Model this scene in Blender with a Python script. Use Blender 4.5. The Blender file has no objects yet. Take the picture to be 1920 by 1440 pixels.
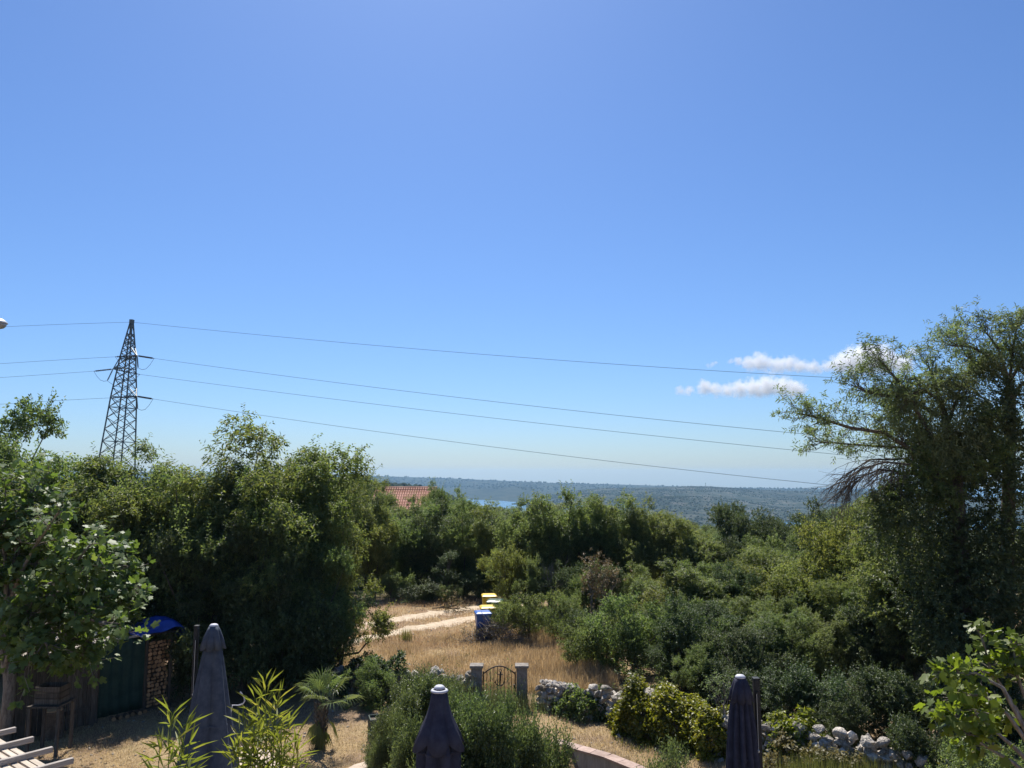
import bpy, bmesh, math, random
import numpy as np
from math import radians as R, sin, cos, pi, tan, sqrt, atan2
from mathutils import Vector, Matrix

# ------------------------------------------------------------------ camera, sky, sun, exposure
sc = bpy.context.scene
COL = sc.collection
FPX, PITCH, CAMZ = 1430.0, R(6.70), 6.2          # focal length in photo pixels, tilt up, eye height on the balcony
cam_d = bpy.data.cameras.new('camera')
cam = bpy.data.objects.new('camera', cam_d); COL.objects.link(cam)
cam_d.sensor_width = 36; cam_d.lens = 36 * FPX / 1920; cam_d.clip_start = .1; cam_d.clip_end = 40000
cam.location = (0, 0, CAMZ); cam.rotation_euler = (pi / 2 + PITCH, 0, 0)
sc.camera = cam

SUN_EL, SUN_AZ = R(54.5), R(-8)
w = bpy.data.worlds.new('World'); sc.world = w; w.use_nodes = True
nt = w.node_tree
sky = nt.nodes.new('ShaderNodeTexSky'); sky.sky_type = 'NISHITA'; sky.sun_disc = False
sky.sun_elevation = SUN_EL; sky.sun_rotation = SUN_AZ
sky.air_density = 1.05; sky.dust_density = .55; sky.ozone_density = 9.0; sky.altitude = 100
tint = nt.nodes.new('ShaderNodeMix'); tint.data_type = 'RGBA'; tint.blend_type = 'MULTIPLY'
tint.inputs[0].default_value = 1; tint.inputs[7].default_value = (.76, .862, 1.0, 1)
nt.links.new(sky.outputs[0], tint.inputs[6])
nt.links.new(tint.outputs[2], nt.nodes['Background'].inputs[0])
nt.nodes['Background'].inputs[1].default_value = .082

sun_d = bpy.data.lights.new('sun', 'SUN'); sun_d.energy = 5.0; sun_d.angle = R(.53); sun_d.color = (1, .95, .87)
sun = bpy.data.objects.new('sun', sun_d); COL.objects.link(sun)
sdir = Vector((sin(SUN_AZ) * cos(SUN_EL), cos(SUN_AZ) * cos(SUN_EL), sin(SUN_EL)))
sun.rotation_euler = sdir.to_track_quat('Z', 'Y').to_euler(); sun.location = sdir * 60

sc.view_settings.view_transform = 'Standard'; sc.view_settings.look = 'None'
sc.view_settings.exposure = 0.62; sc.view_settings.gamma = 1; sc.view_settings.use_curve_mapping = False
cy = sc.cycles
cy.max_bounces = 10; cy.diffuse_bounces = 3; cy.glossy_bounces = 2; cy.transmission_bounces = 4
cy.volume_bounces = 8; cy.transparent_max_bounces = 8; cy.caustics_reflective = False; cy.caustics_refractive = False
cy.use_denoising = True
try: cy.denoiser = 'OPENIMAGEDENOISE'
except Exception: pass
cy.volume_step_rate = 2.0

# ------------------------------------------------------------------ helpers
rnd = random.Random(7)
RG = np.random.default_rng(11)
CF = Vector((0, cos(PITCH), sin(PITCH))); CU = Vector((0, -sin(PITCH), cos(PITCH)))
def ray(px, py):
    return CF + Vector(((px - 960) / FPX, 0, 0)) + CU * ((720 - py) / FPX)
def P(px, py, D):                    # the point seen at photo pixel px, py at D metres ahead
    d = ray(px, py); t = D / d.y
    return Vector((0, 0, CAMZ)) + d * t
def G(px, py, z=0.0):                # the point at height z seen at photo pixel px, py
    d = ray(px, py); t = (z - CAMZ) / d.z
    return Vector((0, 0, CAMZ)) + d * t
SUNK = None
def gz(x, y):
    """height of the ground"""
    s = max(0.0, y - 36)
    if s < 260: z = -.058 * s
    else: z = -15.1 - (s - 260) * .072
    z = max(z, -112)
    if abs(x) < 40 and y < 60: z += .03 * sin(x * .9 + 1) * cos(y * .7) + .02 * sin(x * 2.1 + y * 1.7)
    if SUNK and y < 18 and in_poly(x, y, SUNK): z -= .7
    return z
def in_poly(x, y, poly):
    c = False; n = len(poly); j = n - 1
    for i in range(n):
        xi, yi = poly[i]; xj, yj = poly[j]
        if (yi > y) != (yj > y) and x < (xj - xi) * (y - yi) / (yj - yi) + xi: c = not c
        j = i
    return c

def np_mesh(name, V, F, mat=None, smooth=False):
    """mesh from numpy arrays, F is n x 3 or n x 4"""
    V = np.ascontiguousarray(V, dtype=np.float32); F = np.ascontiguousarray(F, dtype=np.int32)
    me = bpy.data.meshes.new(name); k = F.shape[1]
    me.vertices.add(len(V)); me.vertices.foreach_set('co', V.ravel())
    me.loops.add(F.size); me.loops.foreach_set('vertex_index', F.ravel())
    me.polygons.add(len(F)); me.polygons.foreach_set('loop_start', np.arange(0, F.size, k, dtype=np.int32))
    me.polygons.foreach_set('loop_total', np.full(len(F), k, dtype=np.int32))
    if smooth: me.polygons.foreach_set('use_smooth', np.ones(len(F), dtype=bool))
    me.update(calc_edges=True)
    if mat: me.materials.append(mat)
    return me
def link(name, me, parent=None, loc=None):
    o = bpy.data.objects.new(name, me); COL.objects.link(o)
    if parent: o.parent = parent
    if loc is not None: o.location = loc
    return o
def tag(o, label=None, cat=None, group=None, kind=None):
    if label: o['label'] = label
    if cat: o['category'] = cat
    if group: o['group'] = group
    if kind: o['kind'] = kind
    return o
def thing(name, loc, label, cat, group=None, rz=0):
    o = link(name, None); o.location = loc; o.rotation_euler.z = rz; o.empty_display_size = .2
    return tag(o, label, cat, group)

class MB:
    """collects shapes, then builds ONE mesh object"""
    def __init__(s): s.V = []; s.F = []
    def add(s, V, F):
        b = len(s.V); s.V += [tuple(v) for v in V]; s.F += [tuple(i + b for i in f) for f in F]; return s
    def box(s, c, d, rot=None):
        x, y, z = d[0] / 2, d[1] / 2, d[2] / 2
        V = [Vector(v) for v in ((-x, -y, -z), (x, -y, -z), (x, y, -z), (-x, y, -z), (-x, -y, z), (x, -y, z), (x, y, z), (-x, y, z))]
        if rot is not None:
            m = rot if isinstance(rot, Matrix) else Matrix.Rotation(rot, 3, 'Z')
            V = [m @ v for v in V]
        c = Vector(c)
        return s.add([v + c for v in V], [(3, 2, 1, 0), (4, 5, 6, 7), (0, 1, 5, 4), (1, 2, 6, 5), (2, 3, 7, 6), (3, 0, 4, 7)])
    def bar(s, a, b, wd, h=None):
        """square bar from a to b"""
        a, b = Vector(a), Vector(b); d = b - a
        if d.length < 1e-6: return s
        q = d.to_track_quat('Z', 'Y').to_matrix()
        return s.box((a + b) / 2, (wd, h or wd, d.length), q)
    def tube(s, pts, r, n=8, cap=True):
        pts = [Vector(p) for p in pts]; m = len(pts)
        rr = r if hasattr(r, '__len__') else [r] * m
        V = []; F = []
        ref = Vector((.31, .87, .2))
        for i, p in enumerate(pts):
            t = (pts[min(i + 1, m - 1)] - pts[max(i - 1, 0)])
            if t.length < 1e-9: t = Vector((0, 0, 1))
            t.normalize()
            u = t.cross(ref)
            if u.length < .05: u = t.cross(Vector((1, 0, 0)))
            u.normalize(); v = t.cross(u)
            for k in range(n):
                a = 2 * pi * k / n
                V.append(p + (u * cos(a) + v * sin(a)) * rr[i])
        for i in range(m - 1):
            for k in range(n):
                F.append((i * n + k, i * n + (k + 1) % n, (i + 1) * n + (k + 1) % n, (i + 1) * n + k))
        if cap:
            F.append(tuple(range(n))[::-1]); F.append(tuple((m - 1) * n + k for k in range(n)))
        return s.add(V, F)
    def lathe(s, prof, n=24, c=(0, 0, 0), cap=True, mod=None):
        """prof: (radius, z); mod(angle, i) -> radius factor, z offset"""
        V = []; F = []; m = len(prof)
        for i, (r, z) in enumerate(prof):
            for k in range(n):
                a = 2 * pi * k / n; f, dz = mod(a, i) if mod else (1, 0)
                V.append((c[0] + r * f * cos(a), c[1] + r * f * sin(a), c[2] + z + dz))
        for i in range(m - 1):
            for k in range(n):
                F.append((i * n + k, i * n + (k + 1) % n, (i + 1) * n + (k + 1) % n, (i + 1) * n + k))
        if cap:
            F.append(tuple(range(n))[::-1]); F.append(tuple((m - 1) * n + k for k in range(n)))
        return s.add(V, F)
    def mesh(s, name, mat=None, smooth=False):
        me = bpy.data.meshes.new(name); me.from_pydata(s.V, [], s.F)
        if smooth: me.polygons.foreach_set('use_smooth', [True] * len(me.polygons))
        if mat: me.materials.append(mat)
        me.update(); return me
    def build(s, name, mat=None, parent=None, smooth=False, bevel=0, loc=None):
        o = link(name, s.mesh(name, mat, smooth), parent, loc)
        if bevel:
            b = o.modifiers.new('bevel', 'BEVEL'); b.width = bevel; b.segments = 2; b.limit_method = 'ANGLE'
        return o

# ------------------------------------------------------------------ materials
def N(t, kind, **kw):
    n = t.nodes.new(kind)
    for k, v in kw.items(): setattr(n, k, v)
    return n
def pm(name, c1, c2=None, scale=8, rough=.8, bump=0, spec=.3, metal=0, stretch=(1, 1, 1), detail=5, c3=None, pos=(.35, .65), per_obj=0, bscale=None):
    """procedural surface: two or three colours mixed by noise, with bump"""
    m = bpy.data.materials.new(name); m.use_nodes = True; t = m.node_tree; L = t.links
    b = t.nodes['Principled BSDF']; b.inputs['Roughness'].default_value = rough
    b.inputs['Specular IOR Level'].default_value = spec; b.inputs['Metallic'].default_value = metal
    tc = N(t, 'ShaderNodeTexCoord'); mp = N(t, 'ShaderNodeMapping'); mp.inputs['Scale'].default_value = stretch
    L.new(tc.outputs['Object'], mp.inputs[0])
    nz = N(t, 'ShaderNodeTexNoise'); nz.inputs['Scale'].default_value = scale; nz.inputs['Detail'].default_value = detail
    nz.inputs['Roughness'].default_value = .65
    L.new(mp.outputs[0], nz.inputs[0])
    rp = N(t, 'ShaderNodeValToRGB'); e = rp.color_ramp.elements
    e[0].position = pos[0]; e[0].color = (*c1, 1); e[1].position = pos[1]; e[1].color = (*(c2 or c1), 1)
    if c3: k = e.new((pos[0] + pos[1]) / 2); k.color = (*c3, 1)
    L.new(nz.outputs[0], rp.inputs[0]); src = rp.outputs[0]
    if per_obj:
        oi = N(t, 'ShaderNodeObjectInfo'); hs = N(t, 'ShaderNodeHueSaturation')
        mr = N(t, 'ShaderNodeMapRange'); mr.inputs[3].default_value = 1 - per_obj; mr.inputs[4].default_value = 1 + per_obj
        L.new(oi.outputs['Random'], mr.inputs[0]); L.new(mr.outputs[0], hs.inputs['Value']); L.new(src, hs.inputs['Color']); src = hs.outputs[0]
    L.new(src, b.inputs['Base Color'])
    if bump:
        n2 = N(t, 'ShaderNodeTexNoise'); n2.inputs['Scale'].default_value = bscale or scale * 3; n2.inputs['Detail'].default_value = 6
        L.new(mp.outputs[0], n2.inputs[0])
        bp = N(t, 'ShaderNodeBump'); bp.inputs['Strength'].default_value = bump; bp.inputs['Distance'].default_value = .05
        L.new(n2.outputs[0], bp.inputs['Height']); L.new(bp.outputs[0], b.inputs['Normal'])
    return m
def leaf_mat(name, ca, cb, cc, trans=.4, rough=.5, spec=.25, tcol=None, clump=.5):
    """leaves: colour differs leaf by leaf and clump by clump, light shines through"""
    m = bpy.data.materials.new(name); m.use_nodes = True; t = m.node_tree; L = t.links
    b = t.nodes['Principled BSDF']; out = t.nodes['Material Output']
    b.inputs['Roughness'].default_value = rough; b.inputs['Specular IOR Level'].default_value = spec
    ge = N(t, 'ShaderNodeNewGeometry'); rp = N(t, 'ShaderNodeValToRGB'); e = rp.color_ramp.elements
    e[0].position = 0; e[0].color = (*ca, 1); e[1].position = 1; e[1].color = (*cc, 1)
    k = e.new(.55); k.color = (*cb, 1)
    k = e.new(.88); k.color = (*[x * .9 + y * .1 for x, y in zip(cb, cc)], 1)
    L.new(ge.outputs['Random Per Island'], rp.inputs[0])
    tc = N(t, 'ShaderNodeTexCoord'); nz = N(t, 'ShaderNodeTexNoise'); nz.inputs['Scale'].default_value = .8; nz.inputs['Detail'].default_value = 2
    oi = N(t, 'ShaderNodeObjectInfo'); ad = N(t, 'ShaderNodeVectorMath', operation='ADD')
    mu = N(t, 'ShaderNodeVectorMath', operation='SCALE'); mu.inputs[3].default_value = .01
    L.new(oi.outputs['Location'], mu.inputs[0])
    L.new(tc.outputs['Object'], ad.inputs[0]); L.new(oi.outputs['Random'], ad.inputs[1]); L.new(ad.outputs[0], nz.inputs[0])
    mr = N(t, 'ShaderNodeMapRange'); mr.inputs[1].default_value = .3; mr.inputs[2].default_value = .7
    mr.inputs[3].default_value = 1 - clump * .5; mr.inputs[4].default_value = 1 + clump * .5
    L.new(nz.outputs[0], mr.inputs[0])
    hs = N(t, 'ShaderNodeHueSaturation')
    m2 = N(t, 'ShaderNodeMapRange'); m2.inputs[3].default_value = .475; m2.inputs[4].default_value = .515
    L.new(oi.outputs['Random'], m2.inputs[0]); L.new(m2.outputs[0], hs.inputs['Hue'])
    L.new(mr.outputs[0], hs.inputs['Value']); L.new(rp.outputs[0], hs.inputs['Color'])
    L.new(hs.outputs[0], b.inputs['Base Color'])
    tr = N(t, 'ShaderNodeBsdfTranslucent'); mx = N(t, 'ShaderNodeMix', data_type='RGBA', blend_type='MULTIPLY')
    mx.inputs[0].default_value = 1; mx.inputs[7].default_value = (*(tcol or (1.5, 1.55, .6)), 1)
    L.new(hs.outputs[0], mx.inputs[6]); L.new(mx.outputs[2], tr.inputs[0])
    ms = N(t, 'ShaderNodeMixShader'); ms.inputs[0].default_value = trans
    L.new(b.outputs[0], ms.inputs[1]); L.new(tr.outputs[0], ms.inputs[2]); L.new(ms.outputs[0], out.inputs['Surface'])
    return m

M = {}
M['olive_leaf'] = leaf_mat('olive_leaf', (.072, .108, .042), (.155, .195, .075), (.255, .25, .095), trans=.48, tcol=(1.4, 1.45, .7))
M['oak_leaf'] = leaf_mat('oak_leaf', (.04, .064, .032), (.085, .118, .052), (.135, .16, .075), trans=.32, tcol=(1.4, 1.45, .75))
M['green_leaf'] = leaf_mat('green_leaf', (.070, .106, .045), (.148, .192, .08), (.23, .25, .115), trans=.48, tcol=(1.4, 1.45, .75))
M['fresh_leaf'] = leaf_mat('fresh_leaf', (.085, .115, .04), (.175, .20, .07), (.26, .25, .09), trans=.48, tcol=(1.4, 1.45, .7))
M['fig_leaf'] = leaf_mat('fig_leaf', (.07, .115, .035), (.125, .175, .055), (.18, .22, .075), trans=.4, rough=.5, spec=.35, clump=.25)
M['fresh_fig_leaf'] = leaf_mat('fresh_fig_leaf', (.09, .13, .022), (.135, .18, .03), (.18, .21, .04), trans=.5, rough=.45, spec=.35, clump=.2)
M['almond_leaf'] = leaf_mat('almond_leaf', (.11, .14, .065), (.17, .205, .10), (.23, .25, .13), trans=.42, tcol=(1.3, 1.4, .8))
M['ivy_leaf'] = leaf_mat('ivy_leaf', (.085, .11, .022), (.19, .21, .035), (.30, .28, .055), trans=.45, rough=.42, spec=.35)
M['laurel_leaf'] = leaf_mat('laurel_leaf', (.06, .09, .038), (.12, .16, .068), (.20, .24, .11), trans=.38, tcol=(1.4, 1.45, .8), rough=.38, spec=.5)
M['dry_leaf'] = leaf_mat('dry_leaf', (.12, .10, .05), (.20, .17, .085), (.28, .24, .13), trans=.35, tcol=(1.2, 1.1, .8))
M['bamboo_leaf'] = leaf_mat('bamboo_leaf', (.11, .15, .035), (.175, .215, .055), (.32, .31, .09), trans=.42, clump=.2)
M['palm_leaf'] = leaf_mat('palm_leaf', (.10, .14, .065), (.15, .20, .10), (.22, .26, .14), trans=.35, rough=.4, spec=.5, clump=.2)
M['straw'] = leaf_mat('straw', (.34, .265, .155), (.50, .40, .25), (.64, .54, .36), trans=.35, tcol=(1.15, 1.05, .8), clump=.35)
M['weed'] = leaf_mat('weed', (.12, .14, .05), (.18, .20, .07), (.30, .27, .12), trans=.35, tcol=(1.2, 1.15, .7))
M['feather'] = leaf_mat('feather', (.09, .12, .055), (.13, .16, .075), (.19, .21, .11), trans=.35, tcol=(1.2, 1.2, .8))
M['bark'] = pm('bark', (.055, .045, .035), (.16, .135, .105), 14, .95, .6, stretch=(1, 1, .3))
M['grey_bark'] = pm('grey_bark', (.13, .11, .095), (.30, .265, .23), 18, .95, .5, stretch=(1, 1, .3))
M['stone'] = pm('stone', (.15, .135, .11), (.60, .545, .47), 3.2, .97, 1.0, c3=(.40, .36, .31), per_obj=.35, pos=(.30, .70), bscale=5)
M['pillar'] = pm('pillar', (.17, .15, .13), (.30, .27, .235), 9, .95, .5)
M['iron'] = pm('iron', (.022, .02, .02), (.05, .038, .03), 30, .6, .1, spec=.4)
M['steel'] = pm('steel', (.10, .115, .12), (.17, .185, .19), 3, .6, 0, spec=.4, metal=.3)
M['insulator'] = pm('insulator', (.05, .04, .045), (.08, .06, .06), 3, .3, 0, spec=.6)
M['wire'] = pm('wire', (.22, .23, .25), None, 3, .5, 0, metal=.4)
M['tile'] = pm('tile', (.46, .23, .155), (.66, .38, .28), 1.2, .9, .2, c3=(.57, .30, .21))
M['render_wall'] = pm('render_wall', (.55, .50, .42), (.66, .61, .53), 2, .9, .1)
M['concrete'] = pm('concrete', (.26, .26, .24), (.40, .395, .37), 4, .95, .4, stretch=(3, 3, .6))
M['cap_tile'] = pm('cap_tile', (.30, .215, .175), (.43, .32, .27), 6, .85, .3, per_obj=.15)
M['paving'] = pm('paving', (.40, .32, .25), (.55, .45, .36), 3, .9, .2)
M['post'] = pm('post', (.016, .018, .02), (.03, .033, .036), 12, .55, .03, spec=.25)
M['capwhite'] = pm('capwhite', (.42, .43, .48), (.60, .60, .64), 10, .6)
M['plank'] = pm('plank', (.06, .05, .04), (.14, .117, .093), 5, .9, .5, stretch=(6, 6, .6), per_obj=.2)
M['slat'] = pm('slat', (.42, .35, .27), (.60, .52, .42), 5, .85, .3, stretch=(.6, 8, 8), per_obj=.1)
M['beam'] = pm('beam', (.24, .21, .18), (.46, .41, .36), 7, .9, .4, stretch=(.5, 5, 5))
M['green_sheet'] = pm('green_sheet', (.016, .04, .032), (.032, .065, .05), 2.5, .75, .2)
M['log_end'] = pm('log_end', (.26, .14, .07), (.52, .33, .18), 9, .9, .3, c3=(.40, .24, .125), per_obj=.4)
M['log_bark'] = pm('log_bark', (.10, .07, .05), (.20, .15, .105), 14, .95, .5, per_obj=.25)
M['tarp'] = pm('tarp', (.008, .035, .24), (.02, .075, .42), 3, .42, .3, spec=.5)
M['white_rope'] = pm('white_rope', (.6, .6, .58), None, 3, .8)
M['planter'] = pm('planter', (.05, .07, .06), (.10, .12, .105), 6, .9, .3)
M['lamp_shell'] = pm('lamp_shell', (.50, .52, .54), (.62, .64, .66), 5, .35, 0, spec=.6, metal=.2)
M['lamp_glass'] = pm('lamp_glass', (.24, .26, .28), (.34, .36, .38), 5, .2, 0, spec=.7)
def fabric(name, c1, c2):
    m = pm(name, c1, c2, 5, .9, .12, spec=.15, bscale=160)
    return m
M['slate_cloth'] = fabric('slate_cloth', (.048, .060, .084), (.082, .098, .125))
M['plum_cloth'] = fabric('plum_cloth', (.030, .032, .052), (.052, .055, .082))
M['navy_cloth'] = fabric('navy_cloth', (.028, .030, .048), (.05, .052, .078))
def plastic(name, c):
    return pm(name, tuple(x * .82 for x in c), c, 5, .42, .05, spec=.5)
M['blue_bin'] = plastic('blue_bin', (.03, .12, .42)); M['yellow_bin'] = plastic('yellow_bin', (.70, .50, .05))
M['brown_bin'] = plastic('brown_bin', (.30, .16, .06)); M['green_bin'] = plastic('green_bin', (.02, .075, .05))
M['tyre'] = pm('tyre', (.02, .02, .02), None, 5, .8)
# ------------------------------------------------------------------ ground, tracks, terrace
WALL_PX = [(1040, 1388), (1086, 1401), (1140, 1416), (1192, 1437), (1240, 1462), (1290, 1500)]
WALL_LINE = [G(x, y, .08) for x, y in WALL_PX]
SUNK = [(p.x + .06, p.y + .2) for p in WALL_LINE] + [(WALL_LINE[-1].x, 6), (-1.1, 6), (-1.1, 16.2), (.2, 17.8)]

def ground_mat():
    m = bpy.data.materials.new('dry_ground'); m.use_nodes = True; t = m.node_tree; L = t.links
    b = t.nodes['Principled BSDF']; b.inputs['Roughness'].default_value = .97; b.inputs['Specular IOR Level'].default_value = .1
    tc = N(t, 'ShaderNodeTexCoord')
    def noise(s, d=6, r=.65):
        n = N(t, 'ShaderNodeTexNoise'); n.inputs['Scale'].default_value = s; n.inputs['Detail'].default_value = d; n.inputs['Roughness'].default_value = r
        L.new(tc.outputs['Object'], n.inputs[0]); return n.outputs[0]
    def ramp(f, *st):
        r = N(t, 'ShaderNodeValToRGB'); e = r.color_ramp.elements
        e[0].position, e[0].color = st[0][0], (*st[0][1], 1); e[1].position, e[1].color = st[-1][0], (*st[-1][1], 1)
        for p, c in st[1:-1]: k = e.new(p); k.color = (*c, 1)
        L.new(f, r.inputs[0]); return r.outputs[0]
    def mix(f, a, c):
        x = N(t, 'ShaderNodeMix', data_type='RGBA'); L.new(f, x.inputs[0]); L.new(a, x.inputs[6]); L.new(c, x.inputs[7]); return x.outputs[2]
    fine = ramp(noise(9, 8, .75), (.28, (.20, .135, .075)), (.45, (.34, .245, .135)), (.62, (.43, .325, .19)), (.8, (.50, .40, .26)))
    soil = ramp(noise(14, 8, .7), (.3, (.19, .125, .08)), (.7, (.36, .26, .175)))
    big = ramp(noise(.55, 5, .6), (.44, (0, 0, 0)), (.60, (1, 1, 1)))
    c = mix(big, fine, soil)
    green = ramp(noise(20, 6), (.3, (.10, .11, .035)), (.7, (.22, .21, .08)))
    gm = ramp(noise(.9, 6, .7), (.58, (0, 0, 0)), (.70, (.55, .55, .55)))
    c = mix(gm, c, green)
    sx = N(t, 'ShaderNodeSeparateXYZ'); L.new(tc.outputs['Object'], sx.inputs[0])
    far = N(t, 'ShaderNodeMapRange'); far.inputs[1].default_value = 36; far.inputs[2].default_value = 46
    L.new(sx.outputs[1], far.inputs[0])
    scrub = ramp(noise(.035, 9, .75), (.35, (.03, .04, .018)), (.6, (.065, .075, .03)), (.75, (.16, .14, .09)))
    c = mix(far.outputs[0], c, scrub)
    L.new(c, b.inputs['Base Color'])
    bp = N(t, 'ShaderNodeBump'); bp.inputs['Strength'].default_value = .8; bp.inputs['Distance'].default_value = .06
    L.new(noise(22, 8, .75), bp.inputs['Height']); L.new(bp.outputs[0], b.inputs['Normal'])
    return m
def axis(lo, hi, step, far, grow=1.25):
    a = list(np.arange(lo, hi + 1e-6, step)); s = step
    while a[-1] < far: s *= grow; a.append(a[-1] + s)
    a[-1] = far
    return a
xs = axis(0, 13, .22, 6000, 1.28); xs = [-x for x in xs[:0:-1]] + xs
ys = [-300, -150, -70, -30, -12, -4, 2] + [6] + axis(9, 38, .22, 5600, 1.2)
V = [(x, y, gz(x, y)) for y in ys for x in xs]; nx = len(xs)
F = [(j * nx + i, j * nx + i + 1, (j + 1) * nx + i + 1, (j + 1) * nx + i) for j in range(len(ys) - 1) for i in range(nx - 1)]
ground = link('ground', np_mesh('ground', np.array(V), np.array(F), ground_mat(), True)); tag(ground, kind='structure')

M['dirt'] = pm('dirt', (.30, .225, .15), (.56, .46, .345), 5, .97, .6, spec=.1, c3=(.47, .38, .275), pos=(.28, .66))
def ribbon(name, pts, wd, mat, lift):
    """irregular strip of bare earth along a line"""
    V = []; F = []; k = 0; L = [Vector(p) for p in pts]; r = random.Random(hash(name) % 1000 + len(pts))
    S = []
    for a, b in zip(L, L[1:]):
        n = max(2, int((b - a).length / .22)); S += [a.lerp(b, i / n) for i in range(n)]
    S.append(L[-1])
    for i, p in enumerate(S):
        t = S[min(i + 1, len(S) - 1)] - S[max(i - 1, 0)]; t.z = 0; t.normalize(); s = Vector((t.y, -t.x, 0))
        for q in (-1, -.5, 0, .5, 1):
            ww = wd / 2 * (1 + r.uniform(-.45, .45)) if abs(q) == 1 else wd / 2
            v = p + s * q * ww; V.append((v.x, v.y, gz(v.x, v.y) + (lift + .008 + r.uniform(-.012, .012) if abs(q) < .6 else r.uniform(-.02, .012))))
    for i in range(len(S) - 1):
        for q in range(4): F.append((i * 5 + q, i * 5 + q + 1, (i + 1) * 5 + q + 1, (i + 1) * 5 + q))
    o = link(name, np_mesh(name, np.array(V), np.array(F), mat, True)); return tag(o, kind='structure')
ribbon('dirt_track', [G(x, y) for x, y in ((430, 1222), (560, 1196), (702, 1170), (790, 1154), (890, 1139), (940, 1128), (975, 1112))], 1.25, M['dirt'], .022)
ribbon('dirt_track', [G(x, y) for x, y in ((400, 1262), (560, 1228), (665, 1203), (765, 1182), (890, 1159), (950, 1144), (985, 1124))], 1.1, M['dirt'], .022)

def slab(name, pts, z0, z1, mat, kind='structure'):
    n = len(pts); V = [(p.x, p.y, z1) for p in pts] + [(p.x, p.y, z0) for p in pts]
    F = [tuple(range(n))] + [(i, i + n, (i + 1) % n + n, (i + 1) % n) for i in range(n)]
    b = MB(); b.add(V, F); o = b.build(name, mat); bm = bmesh.new(); bm.from_mesh(o.data)
    bmesh.ops.recalc_face_normals(bm, faces=bm.faces); bmesh.ops.triangulate(bm, faces=bm.faces); bm.to_mesh(o.data); bm.free()
    return tag(o, kind=kind)
slab('paved_terrace', [G(x, y) for x, y in ((360, 1452), (383, 1431), (409, 1418), (430, 1411), (452, 1404), (500, 1410), (560, 1450), (640, 1520), (300, 1520))], -.1, .06, M['paving'])
slab('paved_path', [G(x, y) for x, y in ((640, 1452), (664, 1438), (700, 1428), (735, 1419), (765, 1413), (800, 1430), (800, 1500), (600, 1500))], -.1, .05, M['paving'])
# white gravel beside the path
gv = MB(); rr = random.Random(5)
for i in range(420):
    p = G(rr.uniform(735, 800), rr.uniform(1416, 1450)); s = rr.uniform(.018, .05)
    gv.box((p.x, p.y, .055 + s * .3), (s, s * rr.uniform(.6, 1), s * .6), Matrix.Rotation(rr.uniform(0, 3), 3, 'Z') @ Matrix.Rotation(rr.uniform(-.5, .5), 3, 'X'))
o = gv.build('gravel', M['stone']); tag(o, 'pale gravel strewn beside the paved path by the middle parasol', 'gravel', kind='stuff')

# ------------------------------------------------------------------ sea, hills
def sea_mat():
    m = bpy.data.materials.new('sea'); m.use_nodes = True; t = m.node_tree; b = t.nodes['Principled BSDF']
    b.inputs['Base Color'].default_value = (.03, .10, .16, 1); b.inputs['Roughness'].default_value = .22; b.inputs['IOR'].default_value = 1.33
    tc = N(t, 'ShaderNodeTexCoord'); n = N(t, 'ShaderNodeTexNoise'); n.inputs['Scale'].default_value = .06; n.inputs['Detail'].default_value = 6
    t.links.new(tc.outputs['Object'], n.inputs[0]); bp = N(t, 'ShaderNodeBump'); bp.inputs['Strength'].default_value = .35; bp.inputs['Distance'].default_value = 2
    t.links.new(n.outputs[0], bp.inputs['Height']); t.links.new(bp.outputs[0], b.inputs['Normal']); return m
SEA = -100
n = 40; V = [(-5900 + 11800 * i / n, 1300 + 4250 * j / n, SEA) for j in range(n + 1) for i in range(n + 1)]
F = [(j * (n + 1) + i, j * (n + 1) + i + 1, (j + 1) * (n + 1) + i + 1, (j + 1) * (n + 1) + i) for j in range(n) for i in range(n)]
tag(link('sea', np_mesh('sea', np.array(V), np.array(F), sea_mat(), True)), kind='structure')

def interp(tab, x):
    return float(np.interp(x, [a for a, _ in tab], [b for _, b in tab]))
def nz2(x, y, f, seed=0):
    """cheap smooth noise"""
    s = 0; a = 1
    for k in range(4):
        s += a * sin(x * f + 1.7 * k + seed + 1.3 * sin(y * f * .8 + k * 2.1)) * cos(y * f * 1.1 + .6 * k + seed * 1.7); a *= .55; f *= 2.03
    return s
HILLS = {}
def hill(name, px0, px1, foot, crest, foot_y, crest_y, mat, rough, dpx=7, rows=26, z_foot=None, seed=0, power=1.0):
    """hillside between a shore (foot) and a ridge; foot/crest: distance by pixel; *_y: photo row by pixel"""
    cols = np.arange(px0, px1 + 1, dpx); V = []; nr = rows + 5
    for px in cols:
        d0, d1 = interp(foot, px), interp(crest, px)
        z1 = P(px, interp(crest_y, px), d1).z; z0 = z_foot if z_foot is not None else P(px, interp(foot_y, px), d0).z
        u = (px - 960) / FPX / cos(PITCH)
        for j in range(nr):
            if j < rows:
                t = j / (rows - 1); D = d0 + (d1 - d0) * t; z = z0 + (z1 - z0) * t ** power
                z += nz2(u * D, D, .004, seed) * rough * (sin(pi * t) * .9 + .12)
            else:
                t = (j - rows + 1) / 5; D = d1 + 700 * t; z = z1 - 120 * t
            V.append((u * D, D, max(z, SEA - 8)))
    F = [(i * nr + j, (i + 1) * nr + j, (i + 1) * nr + j + 1, i * nr + j + 1) for i in range(len(cols) - 1) for j in range(nr - 1)]
    o = link(name, np_mesh(name, np.array(V), np.array(F), mat, True)); HILLS[name] = np.array(V); return tag(o, kind='structure')
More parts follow.
